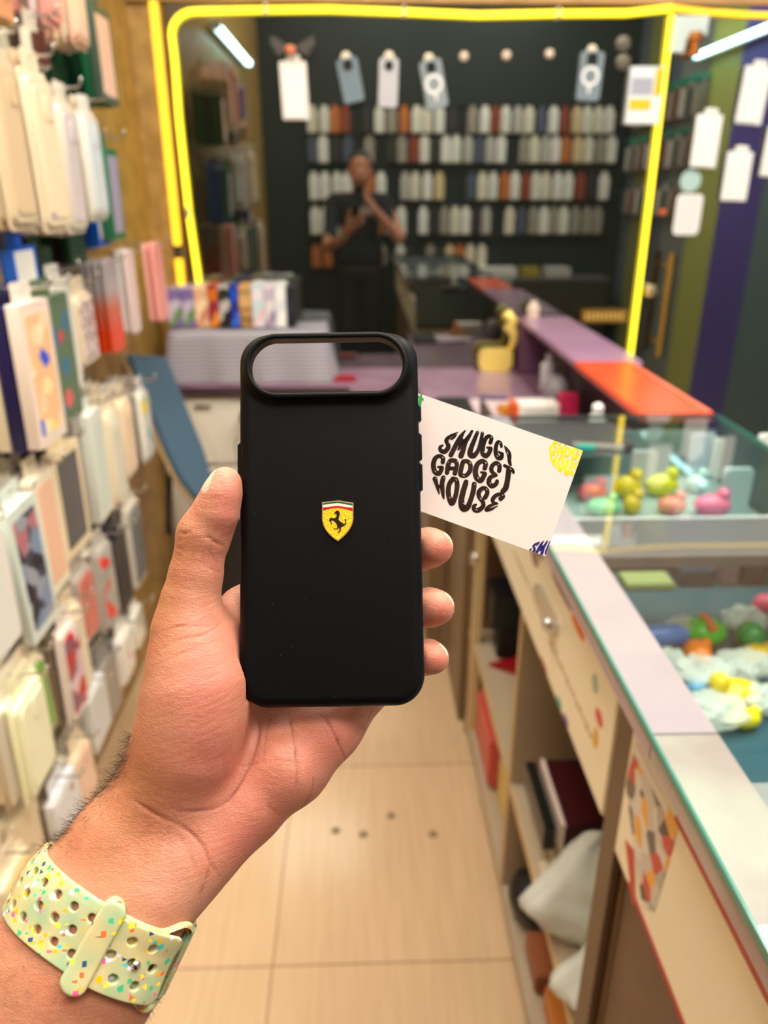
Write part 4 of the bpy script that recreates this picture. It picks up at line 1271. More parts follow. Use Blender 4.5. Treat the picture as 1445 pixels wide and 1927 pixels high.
# ---------------------------------------------------------------- rear wall, seen in the mirror glass
rear_cols = [white, offw, clearw, grey, M(200, 196, 190, .3), white, offw, M(150, 70, 50, .4), M(90, 96, 120, .35), M(230, 205, 165, .35), grey, M(60, 56, 60, .4), clearw, M(205, 120, 60, .4)]
names = ['top', 'second', 'third', 'fourth', 'lowest']
for r_i, (zb, zt) in enumerate(((1.955, 2.12), (1.74, 1.915), (1.465, 1.645), (1.20, 1.385), (.94, 1.09))):
    rail = MB().box((-.44, YB, zb + .17), (2.1, YB + .02, zb + .19)).build('hook_rail', M(14, 26, 30, .5))
    tag(rail, names[r_i] + ' dark hook rail on the rear wall seen in the mirror glass', 'hook rail')
    x = -.36
    k = 0
    while x < 2.05:
        step = R.choice((.082, .088, .098))
        if not (.35 < x < .47 and r_i == 3) and not (R.random() < .06) and not (r_i == 4 and x > 1.1):
            m_ = rear_cols[R.randrange(len(rear_cols))]
            o = link(pack_body('pouch', .08, zt - zb, .05, m_), 'case_pouch')
            o.rotation_euler = (0, 0, math.pi / 2)
            o.location = (x, YB + .022, zt + .0)
            cname = {'m_150_70_50': 'rust coloured', 'm_205_120_60': 'orange', 'm_26_22_22_': 'black', 'm_60_56_60_': 'charcoal', 'm_90_96_120': 'slate blue', 'm_168_160_15': 'grey'}
            cn = next((v_ for k_, v_ in cname.items() if m_.name.startswith(k_)), 'whitish')
            tag(o, '%s %s pouch counted from the left on the %s rail seen in the mirror' % (nth((cn, r_i)), cn, names[r_i]), 'phone case pack', group='%s pouches on the %s mirrored rail' % (cn, names[r_i]))
        x += step
# dark shelf with a few bright bits below the rails
t = thing('rear_cabinet', 'low dark cabinet along the mirrored rear wall', 'cabinet', (.9, YB + .155, 0))
MB().box((-.5, -.15, 0), (1.15, .13, .82)).build('body', M(52, 48, 44, .5), t, bevel=.004)
MB().box((-.52, -.15, .8205), (1.17, .14, .85)).build('top', M(96, 88, 92, .4), t, bevel=.004)
for k, (x, c, w, n_) in enumerate(((.42, (225, 220, 210), .22, 'white'), (.66, (214, 70, 40), .12, 'orange red'), (.95, (230, 226, 220), .30, 'long pale'), (1.22, (170, 150, 60), .14, 'mustard'), (1.45, (200, 196, 190), .2, 'light grey'))):
    o = MB().box((-w / 2, -.1, 0), (w / 2, .1, .075)).build('storage_box', M(*c, .4), loc=(x + .2, YB + .13, .8505), bevel=.004)
    tag(o, n_ + ' box standing on the mirrored rear cabinet', 'box')
# packs along the striped side wall
for row, zt in ((0, 2.16), (1, 1.86), (2, 1.55)):
    for k in range(12):
        y = .62 - k * .11
        m_ = [M(150, 140, 130, .4), M(110, 60, 52, .4), M(190, 186, 176, .35), M(70, 74, 70, .4)][(k * 3 + row) % 4]
        o = link(pack_body('pouch', .08, .19, .07, m_), 'case_pouch')
        o.rotation_euler = (0, 0, math.pi); o.location = (XR - .01, y, zt)
        tag(o, '%s %s pouch from the window on the striped wall, %s row, seen mirrored' % (nth(('sw', (k * 3 + row) % 4, row)), ['grey beige', 'rust', 'light', 'dark'][(k * 3 + row) % 4], ['upper', 'middle', 'lower'][row]), 'phone case pack',
            group='%s side wall pouches, row %s' % (['grey beige', 'rust', 'light', 'dark'][(k * 3 + row) % 4], ['upper', 'middle', 'lower'][row]))
        if row < 2:
            h_ = MB().box((-.09, -.008, -.008), (0, .008, .012)).build('price_clip', M(30, 150, 120, .4), loc=(XR, y + .04, zt + .012))
            tag(h_, '%s small teal price clip from the window, %s hook row of the striped wall' % (nth(('clip', row)), ['upper', 'middle'][row]), 'clip', group='teal price clips, %s hook row' % ['upper', 'middle'][row])

# ================================================================ things on the window glass
GY = YF - .004
glass_clear = mat('clear_pouch', srgb(200, 206, 208), .25, alpha=.82)


def gpt(x, y): return at(x, y, Y=GY)


def hang(px_, py_, w, h, tilt, body, face, label, ring=False, cambump=True, kind='pouch'):
    """a case pack hanging against the glass from a suction hook at pixel px_, py_"""
    q = gpt(px_, py_)
    t = thing('suction_hook', 'round suction hook holding the ' + ' '.join(label.split()[:9]), 'hook', tuple(q))
    o = MB().ball((0, 0, 0), (.017, .007, .017), 7).tube([(0, -.006, 0), (0, -.016, -.004), (0, -.018, .006)], .003, 6).build('suction_hook', M(235, 225, 205, .25), loc=tuple(q), smooth=40)
    bpy.data.objects.remove(t)
    tag(o, 'round suction hook holding the ' + ' '.join(label.split()[:9]), 'hook')
    t = thing('case_pouch' if kind == 'pouch' else 'phone_case', label, 'phone case pack' if kind == 'pouch' else 'phone case', (q[0], q[1] - .014, q[2]))
    t.rotation_euler = (0, tilt, 0)
    z0 = -h / 2 - .006
    if kind == 'pouch':
        pts = rrect(w, h, .006, 3)
        MB().prism([(x + .003 * math.sin(z * 60), 0, z + z0) for x, z in pts], (0, .004, 0)).build('sleeve', body, t, smooth=35)
        MB().prism([(x, .001, z + .0) for x, z in rrect(w * .5, .026, .005, 3)], (0, .001, 0)).build('hang_tab', body, t)
        MB().prism([(x, -.004, z + z0 - .008) for x, z in rrect(w * .78, h * .84, .012, 4)], (0, .004, 0)).build('case', face, t, smooth=35)
    else:
        MB().prism([(x, -.003, z + z0) for x, z in rrect(w, h, .012, 5)], (0, .008, 0)).build('shell', body, t, smooth=35)
    if ring:
        b = MB()
        n = 28
        for k in range(n):
            a, c = 2 * math.pi * k / n, 2 * math.pi * (k + 1) / n
            b.prism([(r_ * math.cos(g_), -.0055, r_ * math.sin(g_) + z0) for g_, r_ in ((a, .021), (a, .031), (c, .031), (c, .021))], (0, .002, 0))
        b.box((-.0035, -.0055, z0 - .052), (.0035, -.0035, z0 - .031))
        b.build('magnet_ring', M(245, 248, 250, .3), t)
    if cambump:
        MB().prism([(x - w * .0, -.0065, z + z0 + h * .34) for x, z in rrect(w * .44, w * .44, .009, 4)], (0, .004, 0)).build('camera_window', M(36, 38, 38, .2), t, smooth=35)


milk = M(250, 246, 246, .35)
hang(552, 112, .092, .178, 0.0, M(240, 236, 230, .3), milk, 'large white pouch hanging on the window, nearest the tube light reflection', cambump=False)
bow = MB()
for s in (-1, 1):
    bow.prism([(s * .002, 0, 0), (s * .07, 0, .035), (s * .075, 0, .012), (s * .05, 0, -.028)][::s], (0, .004, 0))
o = bow.build('plastic_bow', mat('smoky_film', srgb(96, 92, 88), .25, alpha=.6), loc=tuple(gpt(552, 92) - np.array([0, .03, 0])))
tag(o, 'smoky plastic bow spread above the large white pouch on the window', 'bow')
o = MB().ball((0, 0, 0), (.018, .009, .014), 8).build('ornament', M(225, 130, 90, .4), loc=tuple(gpt(548, 97) - np.array([0, .038, 0])), smooth=True)
tag(o, 'small orange ornament in the middle of the plastic bow', 'ornament')
hang(651, 107, .072, .135, -.20, M(112, 130, 142, .4), None, 'blue grey phone case hanging tilted on the window, second from left', kind='bare')
hang(732, 106, .066, .150, .03, M(190, 192, 200, .35), None, 'silver grey phone case hanging straight on the window', kind='bare')
hang(807, 110, .075, .150, -.22, M(140, 152, 158, .35), None, 'tilted grey phone case with a white magnet ring on the window', ring=True, kind='bare')
hang(1114, 94, .082, .150, .03, M(120, 136, 148, .4), None, 'grey blue phone case with a white magnet ring, right part of the window', ring=True, kind='bare')
hang(1336, 212, .094, .172, .04, M(242, 242, 244, .3), milk, 'white pouch on the glass door, nearest the rope light', cambump=False)
hang(1393, 282, .094, .165, .03, M(245, 246, 248, .3), milk, 'white pouch on the glass door, lowest of the three in full view', cambump=False)
hang(1428, 122, .096, .180, .08, M(232, 234, 240, .3), milk, 'white pouch high on the glass door, at the right edge', cambump=False)
hang(1470, 235, .094, .165, .06, M(240, 242, 246, .3), milk, 'white pouch cut off by the right edge of the photo', cambump=False)
for x, y, lab in ((873, 106, 'first'), (953, 104, 'second'), (1034, 101, 'third')):
    o = MB().ball((0, 0, 0), (.016, .008, .016), 7).build('suction_hook', M(214, 196, 182, .3), loc=tuple(gpt(x, y)), smooth=True)
    tag(o, '%s of three empty suction hooks right of the tilted ring case' % lab, 'hook')
for x, y, lab in ((1172, 82, 'upper'), (1172, 117, 'lower')):
    o = MB().ball((0, 0, 0), (.026, .006, .026), 8).build('suction_cup', M(96, 92, 80, .3), loc=tuple(gpt(x, y)), smooth=True)
    tag(o, '%s faint clear suction cup left of the yellow and white card' % lab, 'suction cup')
# price card in yellow and white
q0, q1 = gpt(1186, 126), gpt(1238, 235)
t = thing('product_box', 'white and yellow product box stuck on the window left of the rope light', 'box', ((q0[0] + q1[0]) / 2 - .012, GY, (q0[2] + q1[2]) / 2))
W_, H_ = .105, .178
MB().box((-W_ / 2, -.02, -H_ / 2), (W_ / 2 + .016, 0, H_ / 2)).build('carton', M(225, 232, 240, .35), t, bevel=.002)
MB().box((-W_ / 2 + .008, -.021, -H_ / 2 + .045), (W_ / 2 - .022, -.0195, -H_ / 2 + .078)).build('yellow_band', M(222, 196, 20, .4), t)
MB().box((-W_ / 2 + .008, -.021, .002), (W_ / 2 - .022, -.0195, .055)).build('grey_print', M(168, 172, 190, .4), t)
MB().box((W_ / 2 - .016, -.021, .0), (W_ / 2 + .012, -.0195, H_ / 2 - .004)).build('yellow_side', M(226, 190, 20, .4), t)
# door fittings and stickers
d = lambda x, y, off=0: at(x, y, Y=YF - off)
a = d(1268, 30); 
MB().prism([(0, 0, 0), (.118, 0, 0), (.118, 0, -.056), (.056, 0, -.056), (.045, 0, -.108), (-.008, 0, -.108)], (0, -.012, 0)).build('corner_patch', M(196, 214, 218, .25), door, tuple(a))
o = MB().lathe([(.022, -.03), (.022, -.018), (.014, -.012), (.014, .012), (.022, .018), (.022, .04)], n=14).build('hinge_pin', M(196, 122, 60, .25, metal=.8), door, tuple(d(1307, 86, .03)), smooth=30)
o = MB().prism([(x, 0, z) for x, z in rrect(.076, .076, .037, 8)], (0, -.002, 0)).build('sticker', M(176, 206, 206, .4), loc=tuple(d(1299, 340)))
tag(o, 'round pale blue sticker on the glass door', 'sticker')
t = thing('sticker', 'white rounded sticker with grey print below the round one', 'sticker', tuple(d(1294, 404)))
MB().prism([(x, 0, z) for x, z in rrect(.098, .142, .018, 5)], (0, -.002, 0)).build('paper', M(242, 244, 246, .4), t)
b = MB()
MB().prism([(x, -.0022, z) for x, z in rrect(.086, .13, .014, 5)], (0, -.0004, 0)).build('border_line', M(226, 230, 234, .4), t)
o = MB().ball((0, 0, 0), (.012, .004, .012), 6).build('red_dot', M(214, 92, 40, .4), loc=tuple(d(1247, 399, .005)), smooth=True)
tag(o, 'tiny orange dot stuck on the glass left of the white sticker', 'sticker')
gold = mat('brushed_gold', srgb(214, 170, 84), .22, metal=.75)
h0, h1 = at(1270, 476, Y=YF - .075), at(1240, 672, Y=YF - .075)
t = bpy.data.objects.new('door_handle', None); COL.objects.link(t); t.parent = door; t.location = ((h0[0] + h1[0]) / 2, YF - .075, h1[2])
L_ = h0[2] - h1[2]
MB().box((-.017, -.008, 0), (-.001, .008, L_)).build('gold_bar', gold, t, bevel=.003)
MB().box((.001, -.009, .0), (.008, .009, L_)).build('black_bar', M(14, 12, 10, .25), t, bevel=.002)
for z in (.05, L_ - .05):
    MB().tube([(0, .0, z), (0, .075, z)], .007, 10).build('standoff', gold, t, smooth=40)
o = MB().lathe([(.022, 0), (.024, .008), (.02, .014), (.008, .018)], n=20).build('door_lock', M(214, 200, 180, .2, metal=.8), door, tuple(d(1224, 547, .012)), smooth=35)
o.rotation_euler = (math.pi / 2, 0, 0)
q = d(1138, 595, .05)
t = thing('sign_plaque', 'gold coloured plaque with raised strokes standing at the window behind the ledge', 'plaque', (q[0], q[1], q[2]))
MB().box((-.09, -.006, -.024), (.09, .006, .024)).build('plate', gold, t, bevel=.003)
b = MB()
for k in range(9): b.box((-.075 + k * .0165, -.0085, -.013), (-.066 + k * .0165, -.006, .013))
b.build('raised_strokes', M(236, 200, 120, .3, metal=.5), t)
# ================================================================ desk along the window
purple = mat('purple_laminate', srgb(164, 134, 158), .16, noise=(5, .5, srgb(132, 98, 122)))
DZ = .86
t = thing('desk', 'purple laminate desk top along the dark window with white cupboards below', 'desk', (0, 0, 0))
b = MB().prism([(XL + .002, 2.74, DZ - .035), (.20, 2.72, DZ - .035), (.24, 2.20, DZ - .035), (.60, 2.20, DZ - .035), (.60, YF - .002, DZ - .035), (XL + .002, YF - .002, DZ - .035)], (0, 0, .035))
b.build('desk_top', purple, t, bevel=.003)
MB().box((XL + .004, 2.725, DZ - .034), (.19, 2.739, DZ - .012)).build('dark_edge', M(60, 40, 52, .4), t)
wht = M(232, 226, 212, .35)
for k in range(3):
    x0 = XL + .03 + k * .31
    for z0, z1 in ((.55, .80), (.09, .535)):
        dr = MB().box((x0, 2.752, z0), (x0 + .30, 2.772, z1)).build('cupboard_door', wht, t, bevel=.003)
        MB().box((x0 + .12, 2.742, z1 - .03), (x0 + .18, 2.752, z1 - .018)).build('handle', chrome, dr)
MB().box((XL + .01, 2.772, .0), (.19, YF - .004, DZ - .035)).build('carcass', M(206, 200, 186, .5), t)
MB().box((.22, 2.30, 0), (.28, 2.96, DZ - .035)).build('side_panel', M(120, 96, 66, .45), t)
# brown plinth wall between counter and desk
o = MB().box((.285, 1.90, 0), (.315, 2.29, DZ - .036)).build('end_panel', M(126, 100, 68, .45), bevel=.003)
tag(o, 'brown end panel standing between the counter and the desk', 'panel')


def on(x, y, z, name, label, cat, mb, m, bevel=0, smooth=None, rz=0):
    o = mb.build(name, m, loc=(x, y, z), bevel=bevel, smooth=smooth)
    o.rotation_euler = (0, 0, rz)
    return tag(o, label, cat)


# cloth-covered box
def cloth_block(w, dp, h, n=26, folds=.012):
    vs, fs = [], []
    rs_ = np.random.RandomState(5)
    for j in range(n + 1):
        for i in range(n + 1):
            u, v_ = i / n * 2 - 1, j / n * 2 - 1
            k = max(abs(u), abs(v_))
            if k < .62:
                x, y, z = u / .62 * w / 2 * .93, v_ / .62 * dp / 2 * .93, h
                z += .003 * math.sin(9 * u + 3 * v_)
            else:
                f = (k - .62) / .38
                cx_2, cy_2 = u / k, v_ / k
                x, y = cx_2 * w / 2 * (.93 + .10 * f), cy_2 * dp / 2 * (.93 + .10 * f)
                fold = folds * f * math.sin(14 * math.atan2(v_, u) + 2)
                x += fold * cx_2; y += fold * cy_2
                z = h * (1 - f) ** .9 + .004 * (1 - f)
            vs.append((x, y, max(z, .003)))
    for j in range(n):
        for i in range(n): fs.append((j * (n + 1) + i, j * (n + 1) + i + 1, (j + 1) * (n + 1) + i + 1, (j + 1) * (n + 1) + i))
    return MB().add(vs, fs)


clothm = bpy.data.materials.new('striped_grey_cloth'); clothm.use_nodes = True
nt = clothm.node_tree; p = nt.nodes['Principled BSDF']; tc = nt.nodes.new('ShaderNodeTexCoord'); wv = nt.nodes.new('ShaderNodeTexWave')
wv.bands_direction = 'Z'; wv.inputs['Scale'].default_value = 22; wv.inputs['Distortion'].default_value = 1.2
cr = nt.nodes.new('ShaderNodeValToRGB'); cr.color_ramp.elements[0].color = srgb(138, 134, 144); cr.color_ramp.elements[1].color = srgb(176, 172, 182)
nt.links.new(tc.outputs['Object'], wv.inputs['Vector']); nt.links.new(wv.outputs[0], cr.inputs[0]); nt.links.new(cr.outputs[0], p.inputs['Base Color']); p.inputs['Roughness'].default_value = .85
on(-.405, 2.865, DZ + .001, 'covered_printer', 'bulky machine under a striped grey cloth on the desk', 'covered machine', cloth_block(.60, .24, .185), clothm, smooth=True)
# row of skin rolls / books on top of the covered machine
prints = [((128, 108, 168), (200, 190, 214), (110, 150, 90), .048), ((128, 108, 168), (190, 180, 206), (110, 150, 90), .045), ((224, 180, 140), (246, 214, 176), (210, 140, 110), .050), ((214, 110, 30), (150, 30, 60), (240, 150, 40), .034),
          ((40, 44, 34), (190, 186, 180), (24, 26, 22), .040), ((18, 80, 205), (40, 50, 150), (60, 110, 230), .030), ((206, 160, 96), (150, 110, 62), (224, 184, 120), .045), ((232, 226, 236), (200, 222, 228), (236, 200, 205), .044),
          ((196, 184, 208), (232, 226, 230), (150, 130, 160), .036), ((244, 244, 242), (226, 230, 236), (250, 250, 248), .040), ((30, 30, 46), (44, 42, 62), (24, 24, 36), .030)]
nmz = ['purple flowered book at the far left of the row on the covered machine', 'second purple flowered book in the row on the covered machine', 'peach patterned book in the row on the covered machine', 'orange and magenta book in the row',
       'black and white patterned book in the row', 'bright blue patterned book in the row', 'tan book with horizontal lines in the row', 'white pastel patterned book in the row', 'lilac patterned book in the row', 'plain white book in the row', 'dark navy book at the right end of the row']
x = -.685
for i, (a, b_, c, w) in enumerate(prints):
    m_ = voro('book_%d' % i, [a, b_, a, c, b_], 34 if i != 6 else 40, .4, stretch=(1, 1, 1) if i != 6 else (.05, .05, 2))
    hgt = (.135, .14, .145, .148, .147, .146, .146, .152, .15, .15, .14)[i]
    b = MB().box((0, 0, 0), (w - .002, .12, hgt))
    zb = DZ + .192 if i < 10 else DZ + .192
    o = tag(b.build('pattern_book', m_, loc=(x, 2.80, zb), bevel=.002), nmz[i], 'book')
    MB().box((.002, .121, .003), (w - .004, .123, hgt - .003)).build('pages', M(236, 230, 218, .6), o)
    x += w + .001
# small things on the desk
on(at(505, 715, Z=DZ)[0], at(505, 715, Z=DZ)[1] + .015, DZ, 'cup', 'small cream cup in front of the covered machine', 'cup', MB().lathe([(.02, 0), (.026, .002), (.03, .05), (.027, .05), (.024, .006)], n=24), M(228, 216, 190, .4), smooth=35)
on(-.09, 2.80, DZ, 'red_booklet', 'dark red booklet under the corner of the grey cloth', 'booklet', MB().box((-.07, -.05, 0), (.07, .03, .012)), M(150, 14, 40, .4), bevel=.002)
# plastic carrier: black adapter with cable at the white cupboards
o = on(-.40, 2.70, .745, 'power_adapter', 'black power adapter hanging before the white cupboards', 'adapter', MB().box((-.04, -.025, -.018), (.05, .025, .018)), M(24, 22, 22, .4), bevel=.004)
cab = MB().tube([(-.41, 2.69, .73), (-.46, 2.66, .66), (-.45, 2.64, .58), (-.40, 2.66, .52), (-.36, 2.69, .50)], .004, 6).build('cable', M(150, 140, 128, .5), smooth=True)
tag(cab, 'pale cable hanging in a loop below the black adapter', 'cable')
cab = MB().tube([(-.62, 2.68, .80), (-.55, 2.62, .72), (-.52, 2.60, .62), (-.48, 2.62, .54), (-.40, 2.66, .50)], .003, 6).build('cable', M(196, 190, 176, .5), smooth=True)
tag(cab, 'thin white cable running down across the cupboard doors', 'cable')
on(.265, 2.42, DZ, 'tablet', 'black framed tablet lying at the front edge of the desk', 'tablet', MB().box((-.02, -.16, 0), (.09, .06, .012)), M(22, 20, 22, .3), bevel=.003)
on(.50, 2.40, DZ, 'leaflet_pile', 'loose pile of pale leaflets on the near end of the desk', 'leaflets', MB().box((-.14, -.12, 0), (.02, .06, .004)).prism([(-.18, -.05, .004), (-.03, -.1, .004), (.02, .02, .004), (-.13, .07, .004)], (0, 0, .003)), M(206, 186, 196, .5))
on(.40, 2.50, DZ, 'pen', 'blue pen lying on the desk', 'pen', MB().tube([(0, 0, .005), (.09, -.03, .005)], .005, 8), M(40, 50, 110, .4), smooth=40)

# gold waving figurine reflected light: golden ornament at the window
gm2 = mat('shiny_gold', srgb(250, 222, 120), .3, metal=.3)
q = at(955, 690, Z=DZ)
t = thing('gold_ornament', 'shiny golden ornament on the desk against the window', 'ornament', (min(q[0], .52), 2.93, DZ + .001))
b = MB().prism([(x * 1.0, -.02, z + .042) for x, z in rrect(.13, .085, .03, 6)], (0, .05, 0)); b.build('body', gm2, t, smooth=40)
MB().tube([(.055, 0, .07), (.07, 0, .12), (.062, 0, .15), (.045, 0, .165), (.06, 0, .19), (.04, 0, .21), (.02, 0, .205)], [.016, .014, .02, .024, .022, .024, .014], 10).build('neck', gm2, t, smooth=True)
on(.655, 2.93, DECK, 'perfume_bottle', 'small bottle with cream label at the far end of the purple ledge', 'bottle', MB().lathe([(.022, 0), (.024, .003), (.024, .045), (.012, .052), (.012, .064)], n=18), M(232, 214, 196, .2), smooth=35)

# ================================================================ raised ledge (red and purple boards)
redm = mat('orange_red_board', srgb(226, 84, 48), .25)
o = MB().box((.602, 1.575, DECK - .018), (.765, 2.125, DECK)).build('ledge_board', redm, bevel=.003)
tag(o, 'orange red board on the raised ledge at the end of the glass counter', 'board')
o = MB().box((.745, 1.58, DECK + .0002), (.760, 2.12, DECK + .003)).build('edge_strip', M(244, 120, 92, .2))
tag(o, 'lighter red edge strip along the orange red board', 'edge strip')
o = MB().box((.605, 2.127, DECK - .018), (.80, 2.978, DECK)).build('ledge_board', mat('purple_board', srgb(170, 132, 166), .22, noise=(4, .4, srgb(150, 112, 146))), bevel=.003)
tag(o, 'purple board on the raised ledge reaching to the window', 'board')
t = thing('ledge_cabinet', 'dark open cabinet below the purple and red boards', 'cabinet', (0, 0, 0))
MB().box((.70, 1.60, 0), (.75, 2.97, DECK - .019)).build('back_panel', M(58, 42, 52, .5), t)
MB().box((.605, 2.88, DZ + .001), (.70, 2.97, DECK - .019)).build('end_panel', M(108, 70, 100, .4), t)
MB().box((.602, 2.2, .70), (.70, 2.87, DZ)).build('shelf', M(120, 84, 110, .4), t)
on(.655, 2.62, DZ + .001, 'white_bottle', 'white bottle standing below the purple ledge', 'bottle', MB().lathe([(.026, 0), (.028, .004), (.028, .09), (.012, .10), (.012, .125)], n=18), M(214, 214, 222, .35), smooth=35)
on(.63, 2.40, DZ + .001, 'grey_bag', 'crumpled grey bag below the purple ledge', 'bag', MB().ball((0, 0, .05), (.045, .06, .05), 9), M(140, 134, 142, .5), smooth=True)
on(.64, 2.28, DZ + .001, 'pink_packet', 'pink packet under the edge of the red board', 'packet', MB().box((-.03, -.02, 0), (.03, .02, .07)), M(220, 50, 100, .4), bevel=.004)
q = at(1060, 752, Z=DZ)
t = thing('product_carton', 'white box with an orange end on the desk near the glass counter', 'box', (.52, 2.235, DZ))
MB().box((-.05, -.03, 0), (.075, .05, .055)).build('box', M(236, 232, 226, .4), t, bevel=.003)
MB().box((-.062, -.031, .0), (-.048, .051, .056)).build('orange_end', M(238, 92, 36, .4), t, bevel=.002)
b = MB()
for k in range(4): b.box((-.03, -.0315, .012 + k * .009), (.06, -.030, .015 + k * .009))
b.build('printed_lines', M(190, 186, 182, .5), t)
on(.475, 2.30, DZ, 'mustard_packet', 'mustard coloured packet beside the orange and white box', 'packet', MB().box((-.045, -.02, 0), (.03, .03, .03)), M(206, 140, 50, .4), bevel=.004, rz=.3)
t = thing('figurine', 'small white figurine at the edge of the glass counter', 'figurine', (.525, 1.63, DECK - .045))
MB().ball((0, 0, .017), (.02, .018, .018), 8).build('body', M(225, 224, 224, .35), t, smooth=True)
MB().ball((0, 0, .043), .013, 8).build('head', M(230, 229, 229, .35), t, smooth=True)
o = MB().box((.45, 1.60, DECK - .075), (.60, 1.66, DECK - .045)).build('ledge_step', M(70, 54, 62, .5)); tag(o, 'dark step under the white figurine at the counter end', 'ledge')

# ================================================================ counter
CXL = .30
wood = mat('taupe_cabinet', srgb(138, 108, 78), .45, noise=(12, .4, srgb(118, 90, 64)))
wood_d = M(92, 66, 46, .45)
inner = M(176, 158, 134, .5)
edge = M(196, 166, 120, .4)
creamf = mat('cream_drawer', srgb(252, 240, 214), .35)
mb_pink = mat('pink_marble', srgb(184, 162, 174), .3, noise=(7, .5, srgb(172, 148, 164)))
mb_grey = mat('cream_marble', srgb(182, 170, 166), .3, noise=(9, .8, srgb(164, 138, 140)))

# glass sheet over everything
gt = bpy.data.materials.new('counter_glass'); gt.use_nodes = True
nt = gt.node_tree; nt.nodes.remove(nt.nodes['Principled BSDF'])
tr = nt.nodes.new('ShaderNodeBsdfTransparent'); tr.inputs[0].default_value = (.93, .985, .97, 1)
gl = nt.nodes.new('ShaderNodeBsdfGlossy'); gl.inputs['Roughness'].default_value = .0; gl.inputs[0].default_value = (1, 1, 1, 1)
fr = nt.nodes.new('ShaderNodeFresnel'); fr.inputs[0].default_value = 1.75
ms = nt.nodes.new('ShaderNodeMixShader')
geo = nt.nodes.new('ShaderNodeNewGeometry'); iv = nt.nodes.new('ShaderNodeMath'); iv.operation = 'SUBTRACT'; iv.inputs[0].default_value = 1.0; nt.links.new(geo.outputs['Backfacing'], iv.inputs[1])
mu_ = nt.nodes.new('ShaderNodeMath'); mu_.operation = 'MULTIPLY'; nt.links.new(fr.outputs[0], mu_.inputs[0]); nt.links.new(iv.outputs[0], mu_.inputs[1])
nt.links.new(mu_.outputs[0], ms.inputs[0]); nt.links.new(tr.outputs[0], ms.inputs[1]); nt.links.new(gl.outputs[0], ms.inputs[2]); nt.links.new(ms.outputs[0], nt.nodes['Material Output'].inputs[0])
teal = mat('teal_glass_edge', srgb(52, 128, 116), .15, emit=0)
t = thing('glass_worktop', 'clear glass sheet with teal edges covering the long shop counter', 'glass top', (0, 0, 0))
MB().box((.253, -.38, DECK - .0005), (.765, 1.567, DECK)).build('sheet', gt, t)
MB().box((.251, -.38, DECK - .008), (.2535, 1.567, DECK + .0004)).build('front_edge', teal, t)
MB().box((.7645, -.38, DECK - .008), (.767, 1.567, DECK + .0004)).build('rear_edge', teal, t)
MB().box((.253, 1.5645, DECK - .008), (.765, 1.567, DECK + .0004)).build('end_edge', M(70, 80, 80, .2), t)
o = MB().box((.254, .536, DECK - .030), (.312, 1.566, DECK - .0012)).build('marble_strip', mb_pink); tag(o, 'pinkish marble strip under the glass along the far counter front', 'marble strip')
o = MB().box((.254, -.38, DECK - .030), (.312, .534, DECK - .0012)).build('marble_strip', mb_grey); tag(o, 'cream marbled strip under the glass along the near counter front', 'marble strip')

# far and near cabinet units
def cabinet(y0, y1, label, shelves, near=False):
    t = thing('counter_cabinet', label, 'cabinet', (0, 0, 0))
    MB().box((CXL, y0, 0), (.60, y0 + .018, .765)).build('side_panel', wood, t)
    MB().box((CXL, y1 - .018, 0), (.60, y1, .765)).build('side_panel', wood, t)
    MB().box((.585, y0 + .018, 0), (.60, y1 - .018, .76)).build('back_panel', M(150, 128, 104, .5), t)
    MB().box((CXL + .02, y0 + .018, 0), (.58, y1 - .018, .055)).build('plinth', wood_d, t)
    MB().box((CXL, y0 + .018, .055), (.585, y1 - .018, .072)).build('bottom_board', inner, t)
    MB().box((.298, y0, .976), (.306, y1, DECK - .036)).build('top_rail', M(50, 36, 26, .45), t)  # dark tone stands for the shadow below the worktop edge
    return t


far = cabinet(.685, 1.86, 'far counter cabinet with open shelves below a cream drawer front', None)
for a, b_, c, e_ in ((.703, 1.235, .362, 'shelf'), (1.255, 1.842, .362, 'shelf')):
    s_ = MB().box((CXL + .004, a, c - .016), (.585, b_, c)).build('shelf', inner, far)
    MB().box((CXL, a, c - .017), (CXL + .004, b_, c + .001)).build('edge_band', edge, s_)
MB().box((CXL + .004, 1.236, .072), (.585, 1.254, .765)).build('divider', inner, far)
MB().box((CXL, 1.236, .072), (CXL + .004, 1.254, .765)).build('divider_edge', edge, far)
MB().box((CXL - .004, 1.765, .05), (CXL + .018, 1.80, .77)).build('post', M(214, 190, 140, .4), far)
MB().ball((0, 0, 0), (.012, .02, .02), 8).build('latch', chrome, far, (CXL - .008, 1.782, .615), smooth=True)
MB().box((CXL + .004, .703, .765), (.585, 1.842, .78)).build('drawer_floor', wood, far)
near = cabinet(-.38, .66, 'near counter cabinet with a cream poster covered drawer front', None)
MB().box((CXL + .002, -.36, .072), (CXL + .016, .640, .765)).build('door', mat('brown_door', srgb(112, 84, 62), .5, noise=(8, .5, srgb(98, 72, 52))), near)
o = MB().box((CXL - .012, .6515, 0), (CXL - .002, .6985, DECK - .034)).build('upright', M(104, 78, 54, .45), bevel=.002); tag(o, 'brown upright post between the far and near counter cabinets', 'post')

